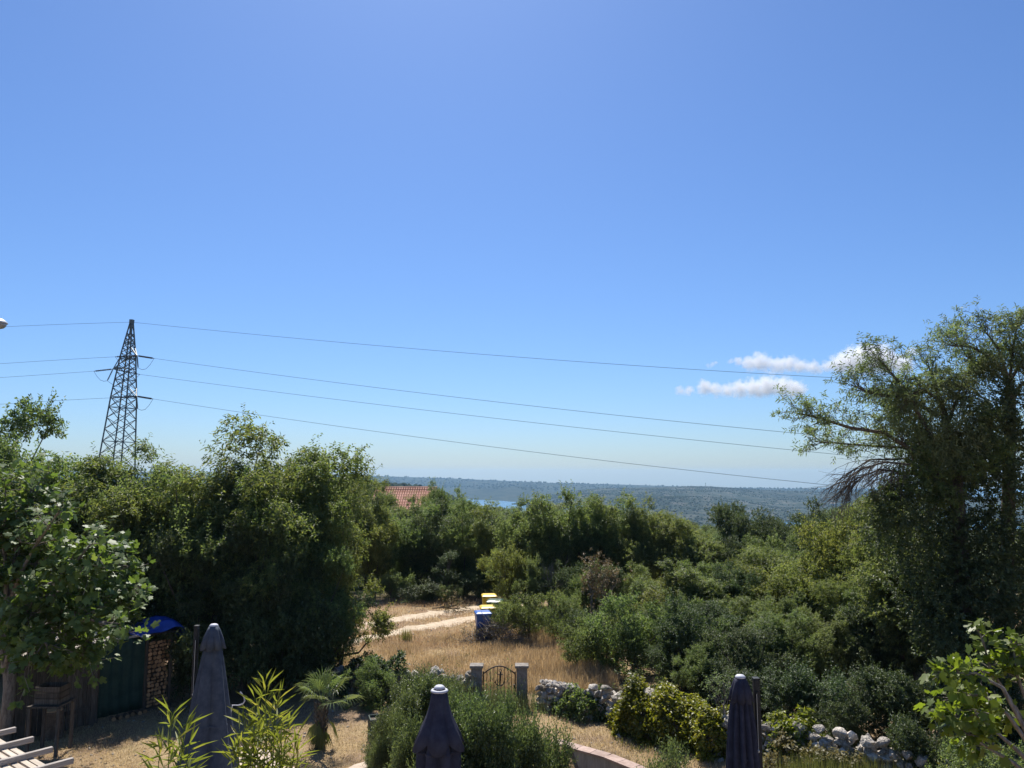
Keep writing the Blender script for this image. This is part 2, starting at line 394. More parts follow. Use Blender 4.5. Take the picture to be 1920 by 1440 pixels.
def hill_mat(name, wood, scrub, rock, amount, scale=.02):
    m = bpy.data.materials.new(name); m.use_nodes = True; t = m.node_tree; L = t.links
    b = t.nodes['Principled BSDF']; b.inputs['Roughness'].default_value = 1; b.inputs['Specular IOR Level'].default_value = .05
    tc = N(t, 'ShaderNodeTexCoord')
    def noise(s, d, stretch=(1, 1, 1)):
        mp = N(t, 'ShaderNodeMapping'); mp.inputs['Scale'].default_value = stretch; L.new(tc.outputs['Object'], mp.inputs[0])
        n = N(t, 'ShaderNodeTexNoise'); n.inputs['Scale'].default_value = s; n.inputs['Detail'].default_value = d; n.inputs['Roughness'].default_value = .7
        L.new(mp.outputs[0], n.inputs[0]); return n.outputs[0]
    r = N(t, 'ShaderNodeValToRGB'); e = r.color_ramp.elements
    e[0].position, e[0].color = .38, (*wood, 1); e[1].position, e[1].color = .5 + .3 * (1 - amount), (*rock, 1); k = e.new(.5); k.color = (*scrub, 1)
    L.new(noise(scale, 12), r.inputs[0])
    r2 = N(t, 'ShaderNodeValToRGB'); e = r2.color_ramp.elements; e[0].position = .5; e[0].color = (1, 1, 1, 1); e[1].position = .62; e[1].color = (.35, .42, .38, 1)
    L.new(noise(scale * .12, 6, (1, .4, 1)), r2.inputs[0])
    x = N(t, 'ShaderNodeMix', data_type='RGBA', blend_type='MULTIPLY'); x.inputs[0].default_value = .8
    L.new(r.outputs[0], x.inputs[6]); L.new(r2.outputs[0], x.inputs[7]); L.new(x.outputs[2], b.inputs['Base Color']); return m
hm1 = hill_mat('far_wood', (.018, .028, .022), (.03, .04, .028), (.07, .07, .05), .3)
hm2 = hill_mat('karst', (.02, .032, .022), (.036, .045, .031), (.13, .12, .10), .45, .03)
far_hill = hill('hills', -500, 2000, [(-500, 1900), (620, 2000), (760, 2900), (840, 3300), (970, 2850), (2000, 2700)], [(-500, 5000), (2000, 4600)],
     [(0, 930)], [(-500, 886), (0, 884), (300, 886), (500, 888), (640, 890), (720, 893), (820, 896), (1000, 904), (1140, 908), (1300, 913), (2000, 926)], hm1, 14, z_foot=SEA - 3, power=.8)
hill('hills', 940, 2100, [(940, 2750), (965, 2650), (1050, 2300), (1120, 1400), (2100, 1350)], [(940, 2900), (1000, 2950), (1300, 3100), (2100, 2900)],
     [(0, 960)], [(940, 950), (965, 944), (1010, 932), (1060, 922), (1130, 915), (1220, 913), (1290, 911), (1330, 912), (1400, 917), (1450, 920), (1590, 926), (1750, 930), (2100, 936)], hm2, 12, z_foot=SEA - 3, dpx=4, rows=46, seed=3, power=.85)
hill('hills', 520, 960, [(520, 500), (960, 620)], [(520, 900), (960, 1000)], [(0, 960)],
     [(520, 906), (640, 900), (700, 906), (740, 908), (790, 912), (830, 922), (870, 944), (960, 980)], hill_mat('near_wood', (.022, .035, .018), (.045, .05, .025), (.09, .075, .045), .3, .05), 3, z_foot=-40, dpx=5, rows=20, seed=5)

# scrub trees dotted over the far slopes: far too many to count
def scrub(name, key, n, size, mat, seed, lo=0., hi=.97, rows=46):
    g = np.random.default_rng(seed); Vh = HILLS_LIST[key]; nr = rows + 5; nc = len(Vh) // nr; H = Vh.reshape(nc, nr, 3)
    ci = g.uniform(0, nc - 1.001, n); rj = (lo + (hi - lo) * g.uniform(0, 1, n)) * (rows - 1.001)
    i0 = ci.astype(int); j0 = rj.astype(int); a = (ci - i0)[:, None]; b = (rj - j0)[:, None]
    Pp = (H[i0, j0] * (1 - a) + H[i0 + 1, j0] * a) * (1 - b) + (H[i0, j0 + 1] * (1 - a) + H[i0 + 1, j0 + 1] * a) * b
    keep = np.array([nz2(p[0], p[1], .011, seed) + g.uniform(-.9, .9) > -.1 for p in Pp]); Pp = Pp[keep]; n = len(Pp)
    oc = np.array([(1, 0, .4), (-.5, .87, .4), (-.5, -.87, .4), (.4, .3, 1), (-.35, -.1, 1.05), (0, 0, -.3)])
    fc = np.array([(0, 1, 3), (1, 4, 3), (1, 2, 4), (2, 0, 3), (2, 3, 4), (1, 0, 5), (2, 1, 5), (0, 2, 5)])
    s = size * g.uniform(.5, 1.5, n); th = g.uniform(0, 6.28, n)
    Vx = oc[None] * s[:, None, None]; c, d = np.cos(th)[:, None], np.sin(th)[:, None]
    X = Vx[:, :, 0] * c - Vx[:, :, 1] * d; Y = Vx[:, :, 0] * d + Vx[:, :, 1] * c
    Vf = np.stack([X, Y, Vx[:, :, 2]], 2) + Pp[:, None] ; Ff = fc[None] + (np.arange(n) * 6)[:, None, None]
    return link(name, np_mesh(name, Vf.reshape(-1, 3), Ff.reshape(-1, 3), mat))
HILLS_LIST = {}
_hs = [o for o in COL.objects if o.name.startswith('hills')]
for k, o in zip(('far', 'right', 'mid'), _hs):
    a = np.empty(len(o.data.vertices) * 3, dtype=np.float32); o.data.vertices.foreach_get('co', a); HILLS_LIST[k] = a.reshape(-1, 3)
M['scrub'] = pm('scrub', (.02, .032, .016), (.05, .06, .028), .02, 1, 0, spec=.05)
tag(scrub('scrub_wood', 'right', 26000, 2.4, M['scrub'], 4, .02, .99, 46), 'scattered dark scrub trees dotting the pale rocky hillside at right', 'scrub', kind='stuff')
tag(scrub('scrub_wood', 'far', 9000, 5.5, M['scrub'], 6, .3, 1.0, 26), 'far woodland covering the blue ridge across the inlet', 'woodland', kind='stuff')
tag(scrub('scrub_wood', 'mid', 6000, 2.6, M['scrub'], 8, .3, 1.0, 20), 'dark woodland on the low hill behind the red roof', 'woodland', kind='stuff')

# mast on the ridge, small white house on the slope
mp_ = P(1323, 913, 3090)
t_ = thing('radio_mast', (mp_.x, mp_.y, mp_.z - 2), 'tiny radio mast standing on the far ridge at right', 'mast')
b = MB(); b.tube([(0, 0, 0), (0, 0, 18)], [1.0, .7], 6); b.build('pole', M['steel'], t_)
b = MB(); b.lathe([(.5, 15), (2.0, 15.3), (2.0, 17), (.5, 17.3)], 8); b.build('antenna_ring', M['steel'], t_)
h_ = P(1561, 946, 2380)
t_ = thing('far_house', (h_.x, h_.y, h_.z - 2), 'tiny pale house on the rocky hillside left of the tall tree', 'house')
b = MB(); b.box((0, 0, 2.5), (13, 8, 6)); b.build('wall', M['render_wall'], t_)
b = MB(); b.add([(-7, -4.6, 5.4), (7, -4.6, 5.4), (7, 4.6, 5.4), (-7, 4.6, 5.4), (-7, 0, 7.6), (7, 0, 7.6)], [(0, 1, 5, 4), (2, 3, 4, 5), (0, 4, 3), (1, 2, 5)]); b.build('roof', M['render_wall'], t_)

# the summer air: closed box of thin even haze
hz = MB(); hz.box((0, 2800, -42), (12600, 6600, 156))
haze = hz.build('haze'); tag(haze, 'thin summer haze lying over the inlet and hills', 'haze', kind='stuff')
hm = bpy.data.materials.new('haze'); hm.use_nodes = True; t = hm.node_tree; t.nodes.remove(t.nodes['Principled BSDF'])
pv = N(t, 'ShaderNodeVolumePrincipled'); pv.inputs['Color'].default_value = (.42, .70, 1, 1); pv.inputs['Density'].default_value = .85e-4; pv.inputs['Anisotropy'].default_value = .25
t.links.new(pv.outputs[0], t.nodes['Material Output'].inputs['Volume']); haze.data.materials.append(hm)

# ------------------------------------------------------------------ clouds: bounded volumes far beyond the hills
def cloud(puffs, label, D, seed, dens=.05, thick=1.0):
    """a box of air whose density swells round the puff centres, broken up by noise"""
    s = D / FPX; pc = [P(x, y, D) for x, y, r in puffs]; c = sum(pc, Vector()) / len(pc); rad = [r * s * 1.18 for _, _, r in puffs]
    lo = [min((p - c)[k] - r * 1.35 for p, r in zip(pc, rad)) for k in range(3)]; hi = [max((p - c)[k] + r * 1.35 for p, r in zip(pc, rad)) for k in range(3)]
    b = MB(); b.box([(a + d) / 2 for a, d in zip(lo, hi)], [d - a for a, d in zip(lo, hi)]); o = b.build('cloud', None, loc=c)
    m = bpy.data.materials.new('cloud'); m.use_nodes = True; t = m.node_tree; L = t.links; t.nodes.remove(t.nodes['Principled BSDF'])
    tc = N(t, 'ShaderNodeTexCoord'); acc = None
    n1 = N(t, 'ShaderNodeTexNoise'); n1.inputs['Scale'].default_value = 1 / (s * 26); n1.inputs['Detail'].default_value = 3; L.new(tc.outputs['Object'], n1.inputs[0])
    wp = N(t, 'ShaderNodeVectorMath', operation='MULTIPLY_ADD'); wp.inputs[1].default_value = (s * 16,) * 3; wp.inputs[2].default_value = (-s * 8,) * 3
    L.new(n1.outputs['Color'], wp.inputs[0]); wa = N(t, 'ShaderNodeVectorMath', operation='ADD'); L.new(tc.outputs['Object'], wa.inputs[0]); L.new(wp.outputs[0], wa.inputs[1])
    for p, r in zip(pc, rad):
        q = p - c; sb = N(t, 'ShaderNodeVectorMath', operation='SUBTRACT'); sb.inputs[1].default_value = q; L.new(wa.outputs[0], sb.inputs[0])
        sc_ = N(t, 'ShaderNodeVectorMath', operation='MULTIPLY'); sc_.inputs[1].default_value = (.85 / r, .9 / r / thick, 1 / r); L.new(sb.outputs[0], sc_.inputs[0])
        ln = N(t, 'ShaderNodeVectorMath', operation='LENGTH'); L.new(sc_.outputs[0], ln.inputs[0]); v = N(t, 'ShaderNodeMath', operation='SUBTRACT'); v.inputs[0].default_value = 1.15; L.new(ln.outputs['Value'], v.inputs[1])
        if acc is None: acc = v.outputs[0]
        else: mx = N(t, 'ShaderNodeMath', operation='SMOOTH_MAX'); mx.inputs[2].default_value = .25; L.new(acc, mx.inputs[0]); L.new(v.outputs[0], mx.inputs[1]); acc = mx.outputs[0]
    n2 = N(t, 'ShaderNodeTexNoise'); n2.inputs['Scale'].default_value = 1 / (s * 9); n2.inputs['Detail'].default_value = 6; n2.inputs['Roughness'].default_value = .6; L.new(tc.outputs['Object'], n2.inputs[0])
    ma = N(t, 'ShaderNodeMath', operation='MULTIPLY_ADD'); ma.inputs[1].default_value = 1.9; ma.inputs[2].default_value = -1.0; L.new(n2.outputs[0], ma.inputs[0])
    ad = N(t, 'ShaderNodeMath', operation='ADD'); L.new(acc, ad.inputs[0]); L.new(ma.outputs[0], ad.inputs[1])
    mr = N(t, 'ShaderNodeMapRange'); mr.inputs[1].default_value = .12; mr.inputs[2].default_value = .75; mr.inputs[4].default_value = dens; L.new(ad.outputs[0], mr.inputs[0])
    vs = N(t, 'ShaderNodeVolumeScatter'); vs.inputs['Color'].default_value = (1, 1, 1, 1); vs.inputs['Anisotropy'].default_value = .0
    L.new(mr.outputs[0], vs.inputs['Density']); L.new(vs.outputs[0], t.nodes['Material Output'].inputs['Volume'])
    o.data.materials.append(m); return tag(o, label, 'cloud')
cloud([(1275, 731, 8), (1292, 732, 9), (1322, 727, 13), (1340, 730, 12), (1362, 731, 12), (1388, 729, 15), (1412, 726, 17), (1440, 723, 19), (1468, 725, 18), (1490, 729, 16), (1500, 733, 11), (1425, 735, 11)],
      'long low white cloud, lowest of the three left of the tall tree', 8800, 1, .015)
cloud([(1370, 676, 5), (1385, 679, 8), (1405, 681, 13), (1422, 678, 16), (1440, 683, 12), (1460, 684, 15), (1480, 681, 15), (1500, 686, 13), (1522, 689, 12), (1535, 691, 8)],
      'ragged small white cloud above the long low one', 9300, 2, .012)
cloud([(1552, 686, 10), (1572, 684, 15), (1592, 677, 21), (1618, 673, 26), (1640, 671, 25), (1660, 676, 23), (1690, 683, 18), (1712, 660, 9), (1600, 694, 12)],
      'tallest heaped white cloud partly behind the tall tree', 9600, 3, .015)
cloud([(1328, 686, 4), (1336, 683, 5), (1341, 680, 4)], 'tiny wisp of cloud left of the ragged cloud', 9300, 4, .008)
# ------------------------------------------------------------------ vegetation builders
def unit(a):
    return a / np.maximum(np.linalg.norm(a, axis=-1, keepdims=True), 1e-9)
def leaf_arrays(pos, d, nrm, ln, wd, fold=.12):
    """folded pointed leaves: two triangles each"""
    d = unit(d); side = unit(np.cross(d, nrm)); n = unit(np.cross(side, d)); ln = np.asarray(ln).reshape(-1, 1); wd = np.asarray(wd).reshape(-1, 1)
    a = pos; b = pos + d * ln - n * ln * .10; m = pos + d * ln * .45
    V = np.stack([a, m + side * wd * .5 + n * wd * fold * 2, b, m - side * wd * .5 + n * wd * fold * 2], 1).reshape(-1, 3)
    k = np.arange(len(pos)) * 4
    F = np.concatenate([np.stack([k, k + 1, k + 2], 1), np.stack([k, k + 2, k + 3], 1)])
    return V, F
def join(parts):
    Vs = []; Fs = []; b = 0
    for V, F in parts: Vs.append(V); Fs.append(F + b); b += len(V)
    return np.concatenate(Vs), np.concatenate(Fs)
def sprigs_on_lobes(g, C, Rr, n, shell=.38, sq=(1, 1, .85)):
    """sprig roots spread through lobes: position and outward direction"""
    C = np.asarray(C, float); Rr = np.asarray(Rr, float); w_ = Rr ** 2 / (Rr ** 2).sum()
    idx = g.choice(len(C), n, p=w_); nrm = unit(g.normal(size=(n, 3)))
    u = g.uniform(0, 1, n) ** shell
    lump = 1 + .22 * np.sin(nrm[:, 0] * 4 + idx) * np.sin(nrm[:, 1] * 5 + idx * 2) + .15 * np.sin(nrm[:, 2] * 6 + idx)
    pos = C[idx] + nrm * (Rr[idx] * u * lump)[:, None] * np.array(sq)
    return pos, nrm
def sprig_leaves(g, pos, nrm, outward, k, twig, ln, wd, droop, up, spread=.9):
    n = len(pos); d = unit(nrm * .55 + outward * .45 + g.normal(size=(n, 3)) * .45 + np.array([0, 0, up]))
    t = (np.arange(k) + .5) / k; L = twig * g.uniform(.6, 1.4, n)
    p = pos[:, None] + d[:, None] * (L[:, None] * t[None])[:, :, None]
    p[:, :, 2] -= droop * L[:, None] * t[None] ** 2 * .6
    ref = unit(np.cross(d, g.normal(size=(n, 3)))); bi = np.cross(d, ref)
    ph = (np.arange(k) * 2.4)[None] + g.uniform(0, 6.28, (n, 1))
    side = ref[:, None] * np.cos(ph)[:, :, None] + bi[:, None] * np.sin(ph)[:, :, None]
    ld = unit(d[:, None] * .6 + side * spread + g.normal(size=(n, k, 3)) * .2 - np.array([0, 0, droop]))
    nn = unit(np.array([0, 0, 1.]) + g.normal(size=(n, k, 3)) * .55 + side * .2)
    m = n * k
    return leaf_arrays(p.reshape(m, 3), ld.reshape(m, 3), nn.reshape(m, 3), ln * g.uniform(.6, 1.3, m), wd * g.uniform(.7, 1.2, m))
def foliage(g, C, Rr, centre, nspr, k=10, twig=.28, ln=.11, wd=.05, droop=.25, up=.25, shell=.38, spread=.9, sq=(1, 1, .85), shoots=0):
    pos, nrm = sprigs_on_lobes(g, C, Rr, nspr, shell, sq)
    out = unit(pos - np.asarray(centre, float)); res = [sprig_leaves(g, pos, nrm, out, k, twig, ln, wd, droop, up, spread)]
    if shoots:                          # long shoots breaking the outline
        far = np.argsort(-np.linalg.norm((pos - np.asarray(centre, float)), axis=1))[:len(pos) // 2]; idx = g.choice(far, shoots)
        res.append(sprig_leaves(g, pos[idx], out[idx] + g.normal(size=(shoots, 3)) * .3, out[idx], int(k * 1.6), twig * 2.3, ln * .9, wd * .9, droop * .7, up + .45, spread))
    return join(res)
def crown_lobes(g, H, Rad, base, n, lr):
    """lobe centres through an uneven egg-shaped crown"""
    c = np.array([0, 0, (base + H) / 2]); rz = (H - base) / 2
    d = unit(g.normal(size=(n, 3))); u = g.uniform(.3, 1.0, n); az = np.arctan2(d[:, 1], d[:, 0]); p1, p2, p3 = g.uniform(0, 6.28, 3)
    u *= 1 + .16 * np.sin(2 * az + p1) + .12 * np.sin(3 * az + p2 + d[:, 2] * 3) + .10 * np.sin(5 * az + p3)
    C = c + d * u[:, None] * np.array([Rad, Rad, rz]); r = lr * g.uniform(.45, 1.25, n)
    C[:, 0] += .18 * Rad * np.sin(C[:, 2] * 1.3 + g.uniform(0, 6)); C[:, 2] = np.maximum(C[:, 2], base * .7 + .15 * r)
    return C, r
def trunk_mesh(g, C, H, r0, name, mat, limbs=14, stems=1):
    b = MB()
    for s in range(stems):
        a = s * 2.3; lean = .25 if stems > 1 else .06
        top = np.array([lean * cos(a) * H * .6, lean * sin(a) * H * .6, H * .62]); pts = []
        for i in range(7):
            t = i / 6; w_ = .05 * H * sin(t * 5 + a) * t; pts.append((top[0] * t + w_ * .5, top[1] * t + w_ * .3, top[2] * t - .15 * (1 - t)))
        b.tube(pts, [r0 * (1 - .75 * i / 6) / sqrt(stems) for i in range(7)], 7)
    for i in g.choice(len(C), min(limbs, len(C)), replace=False):
        e = Vector(C[i]); z0 = min(H * .55, max(.15 * H, e.z * .5)); s = Vector((0, 0, z0)); m = s.lerp(e, .5) + Vector((0, 0, -.08 * H))
        b.tube([s, m, e], [r0 * .42, r0 * .28, r0 * .1], 5, False)
    return b.mesh(name, mat, True)
VAR = {}
def make_variants(kind, n, H, Rad, base, lobes, lr, nspr, k, ln, wd, mat, seed, droop=.25, up=.25, twig=.28, r0=.13, bark='bark', stems=1, shell=.38, spread=.9):
    VAR[kind] = []
    for i in range(n):
        g = np.random.default_rng(seed + i); C, r = crown_lobes(g, H, Rad, base, lobes, lr)
        Vv, Ff = foliage(g, C, r, (0, 0, H * .45), nspr, k, twig, ln, wd, droop, up, shell, spread, shoots=nspr // 16)
        Hm = float(np.percentile(Vv[:, 2], 98.6)); Rm = float(np.percentile(np.hypot(Vv[:, 0], Vv[:, 1]), 94))
        VAR[kind].append((np_mesh(kind + '_crown', Vv, Ff, M[mat]), trunk_mesh(g, C, H, r0, kind + '_trunk', M[bark], stems=stems), Hm, Rm))
make_variants('olive', 4, 7.0, 1.9, .5, 64, .5, 3300, 10, .135, .05, 'olive_leaf', 100, droop=.55, up=.15, twig=.34)
make_variants('round', 4, 5.5, 2.0, .4, 60, .46, 3000, 10, .11, .06, 'green_leaf', 200, droop=.15)
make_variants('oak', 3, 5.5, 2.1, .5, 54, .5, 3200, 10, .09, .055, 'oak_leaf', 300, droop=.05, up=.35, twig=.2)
make_variants('denseoak', 2, 4.6, 2.2, .3, 44, .72, 4600, 10, .08, .055, 'oak_leaf', 350, droop=.05, up=.3, twig=.18)
make_variants('fresh', 3, 4.5, 1.7, .2, 46, .36, 2100, 10, .10, .05, 'fresh_leaf', 400, droop=.2, up=.4, stems=3, r0=.09)
make_variants('shrub', 3, 2.4, 1.5, .0, 34, .32, 1700, 9, .075, .042, 'green_leaf', 500, droop=.15, up=.35, stems=3, r0=.06, twig=.2)
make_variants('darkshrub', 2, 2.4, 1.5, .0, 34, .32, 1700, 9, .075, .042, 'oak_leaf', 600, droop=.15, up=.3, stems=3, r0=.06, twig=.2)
make_variants('laurel', 3, 2.2, 1.3, .0, 34, .36, 2900, 9, .085, .036, 'laurel_leaf', 700, droop=-.1, up=.7, stems=3, r0=.05, twig=.26)
make_variants('cone', 1, 4.0, .9, .2, 24, .38, 1300, 9, .07, .035, 'oak_leaf', 800, droop=.0, up=.8, twig=.2)

_vi = [0]
def plant(kind, px, D, top_y, hw, label, cat='tree', group=None, name=None, dark=False, base=None):
    """tree of a kind whose top shows at photo row top_y, half width hw pixels, D metres away"""
    tp = P(px, top_y, D); x, y = tp.x, D; z = gz(x, y) if base is None else base
    _vi[0] += 1; c, t, H, Rad = VAR[kind][_vi[0] % len(VAR[kind])]
    sz = (tp.z - z) / H; sx = min(max(hw * D / FPX / Rad, sz * {'laurel': .5, 'olive': .92}.get(kind, .82)), sz * 1.6)
    nm = name or {'olive': 'broadleaf_tree', 'round': 'round_tree', 'oak': 'holm_oak', 'denseoak': 'holm_oak', 'fresh': 'tall_shrub', 'shrub': 'shrub', 'darkshrub': 'shrub', 'laurel': 'laurel_bush', 'cone': 'juniper'}[kind]
    o = thing(nm, (x, y, z - .03), label, cat, group, rz=rnd.uniform(0, 6.28)); o.scale = (sx, sx, sz)
    link('crown', c, o); link('trunk', t, o); return o

# ---- tall trees of the left row
LT = [(-70, 25.5, 855, 170, 'broadleaf tree cut by the left edge behind the big fig'),
      (75, 26, 868, 130, 'olive-green broadleaf tree left of the pylon, behind the big fig'),
      (190, 25, 856, 120, 'broadleaf tree whose loose top covers the foot of the pylon'),
      (310, 25.5, 880, 125, 'broadleaf tree just right of the pylon in the left row'),
      (432, 25, 806, 135, 'tallest broadleaf tree of the left row, right of the pylon'),
      (545, 25.5, 850, 120, 'broadleaf tree right of the tallest one in the left row'),
      (590, 26.5, 880, 70, 'rightmost tall broadleaf tree of the left row')
      ]
LF = [('olive', 30, 24.4, 925, 75, 'broadleaf tree of the front left row behind the fig, nearest the left edge'), ('olive', 120, 24.0, 935, 75, 'broadleaf tree of the front left row behind the fig crown'), ('round', 205, 23.8, 915, 70, 'broadleaf tree of the front left row below the pylon'),
      ('olive', 285, 24.1, 930, 75, 'broadleaf tree of the front left row right of the pylon'), ('round', 360, 23.6, 905, 75, 'broadleaf tree of the front left row above the wood stack'), ('olive', 440, 24.0, 890, 80, 'broadleaf tree of the front left row above the slate parasol'),
      ('round', 515, 23.8, 915, 75, 'broadleaf tree of the front left row above the palm'), ('olive', 560, 24.0, 925, 66, 'broadleaf tree of the front left row, second from the track'), ('olive', 578, 24.2, 955, 52, 'broadleaf tree of the front left row right at the track'),
      ('oak', 470, 22.7, 985, 85, 'dark leafy tree in the shade right above the slate parasol'), ('oak', 380, 22.9, 1000, 80, 'dark leafy tree in the shade above the blue tarp'), ('oak', 545, 22.8, 1010, 74, 'dark leafy tree in the shade above the small palm'), ('round', 280, 22.9, 1010, 75, 'dark leafy tree in the shade behind the green screen'), ('round', 592, 23.0, 1035, 50, 'leafy tree in half shade at the corner of the track')]  # low oaks: dark leaf colour stands in for shade at the row's base
for kd, px, D, ty, hw, lb in LF: plant(kd, px, D, ty, hw, lb)
for px, D, ty, hw, lb in LT: plant('olive', px, D, ty, hw, lb)
plant('round', -22, 29, 752, 92, 'dark tree with drooping twigs at the left edge, taller than its neighbours')
plant('fresh', 640, 23.6, 1045, 44, 'bright yellow-green shrub at the right end of the left tree row, touching the track', 'shrub')
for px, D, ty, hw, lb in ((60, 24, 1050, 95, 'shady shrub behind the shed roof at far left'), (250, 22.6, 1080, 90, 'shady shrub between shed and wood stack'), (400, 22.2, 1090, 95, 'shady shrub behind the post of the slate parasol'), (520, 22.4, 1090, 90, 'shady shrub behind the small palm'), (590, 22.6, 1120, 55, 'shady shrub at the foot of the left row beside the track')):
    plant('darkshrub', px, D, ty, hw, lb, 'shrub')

# ---- trees beyond the dirt track
for kd, px, D, ty, hw, lb in (
    ('fresh', 705, 41, 958, 58, 'light green tree behind the track, left of the bins'), ('olive', 655, 41, 900, 60, 'grey-green tree behind the left row, left of the red roof'), ('oak', 668, 60, 896, 22, 'small dark tree rising above the wood left of the red roof'),
    ('round', 765, 42, 952, 55, 'green tree behind the track below the red roof'), ('oak', 815, 42.5, 948, 52, 'dark tree behind the juniper'), ('round', 870, 42, 944, 55, 'green tree arching over the end of the track, left half'), ('olive', 925, 41, 950, 55, 'green tree arching over the end of the track, behind the bins'),
    ('round', 985, 37, 944, 60, 'green tree left of the big round tree, behind the bins'), ('round', 1050, 36.5, 930, 75, 'biggest round green tree right of the bins'), ('olive', 1115, 37, 934, 70, 'round green tree leaning on the biggest one at its right'), ('round', 1180, 36.5, 950, 65, 'green tree second right of the biggest round tree'),
    ('olive', 1245, 36, 966, 62, 'olive-green tree above the sunny bush'), ('round', 1300, 35, 984, 60, 'green tree left below the lone dark oak'), ('oak', 1362, 34, 1014, 55, 'dark green tree right below the lone dark oak'), ('olive', 1428, 33, 1014, 55, 'olive-green tree below the gap between the oaks'), ('round', 1488, 32, 1014, 55, 'green tree left below the right-hand oak'),
    ('round', 1556, 31, 1000, 58, 'green tree left of the yellow-green shrubs'), ('olive', 1606, 29.5, 960, 58, 'olive-green tree just left of the hanging bare twigs')):
    plant(kd, px, D, ty, hw, lb)
plant('cone', 834, 39.5, 1035, 30, 'narrow cone-shaped dark juniper at the back of the track')
for kd, px, D, ty, hw, lb in (
    ('darkshrub', 795, 38.5, 1090, 42, 'rounded dark bush at the far edge of the track'), ('shrub', 845, 38, 1098, 28, 'low bush at the far edge of the track, left of the dark opening'), ('shrub', 735, 39, 1075, 45, 'low bush behind the track under the light green tree'), ('darkshrub', 900, 40, 1065, 42, 'shaded bush in the dark opening behind the bins'),
    ('fresh', 958, 34.5, 1030, 40, 'light green tall shrub directly behind the bins'), ('shrub', 990, 29.4, 1112, 46, 'low green bush right beside the bins'), ('shrub', 1060, 28.6, 1118, 48, 'low green bush right of the bins, with yellow-green top'),
    ('round', 1005, 33.5, 1050, 38, 'undergrowth bush below the trees, first right of the bins'), ('oak', 1060, 32.5, 1058, 42, 'undergrowth bush behind the dead bare shrub'), ('round', 1105, 31.5, 1062, 38, 'undergrowth bush behind the dry brown sapling'), ('oak', 1150, 30.5, 1066, 40, 'undergrowth bush right of the dry brown sapling'), ('olive', 1200, 30, 1062, 42, 'undergrowth bush left above the sunny bush'), ('darkshrub', 1105, 27, 1140, 34, 'low dark bush at the foot of the dry brown sapling')):
    plant(kd, px, D, ty, hw, lb, 'bush')
plant('denseoak', 1385, 50, 950, 46, 'dark round holm oak standing alone against the pale hillside', 'tree')
plant('denseoak', 1522, 46, 952, 44, 'dark holm oak left of the tall tree, right of the lone one', 'tree')
plant('denseoak', 1450, 55, 976, 32, 'small dark holm oak between two larger ones', 'tree')

# background wood, row by row
outline = [(560, 890), (640, 893), (700, 908), (718, 937), (815, 937), (836, 920), (860, 944), (900, 946), (960, 952), (1050, 938), (1200, 958), (1280, 974), (1340, 984), (1480, 986), (1560, 962), (1620, 940), (1700, 930), (1900, 930)]
g0 = random.Random(21)
for D, dy in ((106, 3), (90, 7), (76, 14), (65, 24), (57, 36), (50, 52), (45, 68)):
    px = 600 + g0.uniform(0, 30)
    while px < 1720:
        Dd = D + g0.uniform(-3, 3); ty = interp(outline, px) + dy * g0.uniform(.6, 1.5); tp = P(px, ty, Dd); h = tp.z - gz(tp.x, Dd)
        hw = min(2.9, max(1.0, h * g0.uniform(.42, .6))) * FPX / Dd; near_house = D > 76 and 690 < px < 840
        if not near_house and not (D < 62 and 1330 < px < 1580 and ty < 1020): 
            kd = g0.choice(['round', 'round', 'olive', 'oak', 'oak', 'round', 'olive', 'fresh'])
            look = {'round': 'mid-green', 'olive': 'olive-toned', 'oak': 'dark evergreen', 'fresh': 'light yellow-green'}[kd]; where = 'the far back' if D > 80 else ('the middle' if D > 55 else 'the near edge'); side = 'left of the bins' if px < 905 else ('between bins and lone oak' if px < 1385 else 'right of the lone oak')
            plant(kd, px, Dd, ty, hw, '%s tree at %s of the wood, %s' % (look, where, side), 'tree', '%s wood trees, %s, %s' % (look, where, side), name='wood_tree')
        px += hw * g0.uniform(1.0, 1.5)
for px, D, ty, hw, lb in ((728, 70, 934, 30, 'tree crown overlapping the lower left of the red roof'), (770, 64, 938, 34, 'tree crown below the middle of the red roof'), (812, 66, 925, 26, 'tree crown overlapping the right end of the red roof'), (838, 62, 917, 16, 'slim tree top sticking up right of the red roof')):
    plant('round', px, D, ty, hw, lb)

# ---- right-hand thicket, tier by tier towards the wall
g0 = random.Random(33)
ORD = ['first', 'second', 'third', 'fourth', 'fifth', 'sixth', 'seventh', 'eighth', 'ninth', 'tenth', 'eleventh', 'twelfth', 'thirteenth', 'fourteenth', 'fifteenth', 'sixteenth', 'seventeenth', 'eighteenth']
tiers = [(30.5, 1040, 1200, 1740, ['round', 'olive', 'olive', 'fresh'], 'top tier of the right-hand thicket'),
         (28, 1070, 1200, 1750, ['olive', 'round', 'fresh', 'oak', 'round'], 'second tier of the right-hand thicket'),
         (25.8, 1105, 1210, 1760, ['round', 'fresh', 'olive', 'round'], 'middle tier of the right-hand thicket'),
         (23.8, 1145, 1240, 1780, ['round', 'round', 'olive', 'oak'], 'fourth tier of the right-hand thicket'),
         (21.8, 1190, 1300, 1800, ['oak', 'round', 'round'], 'front tier of the right-hand thicket')]
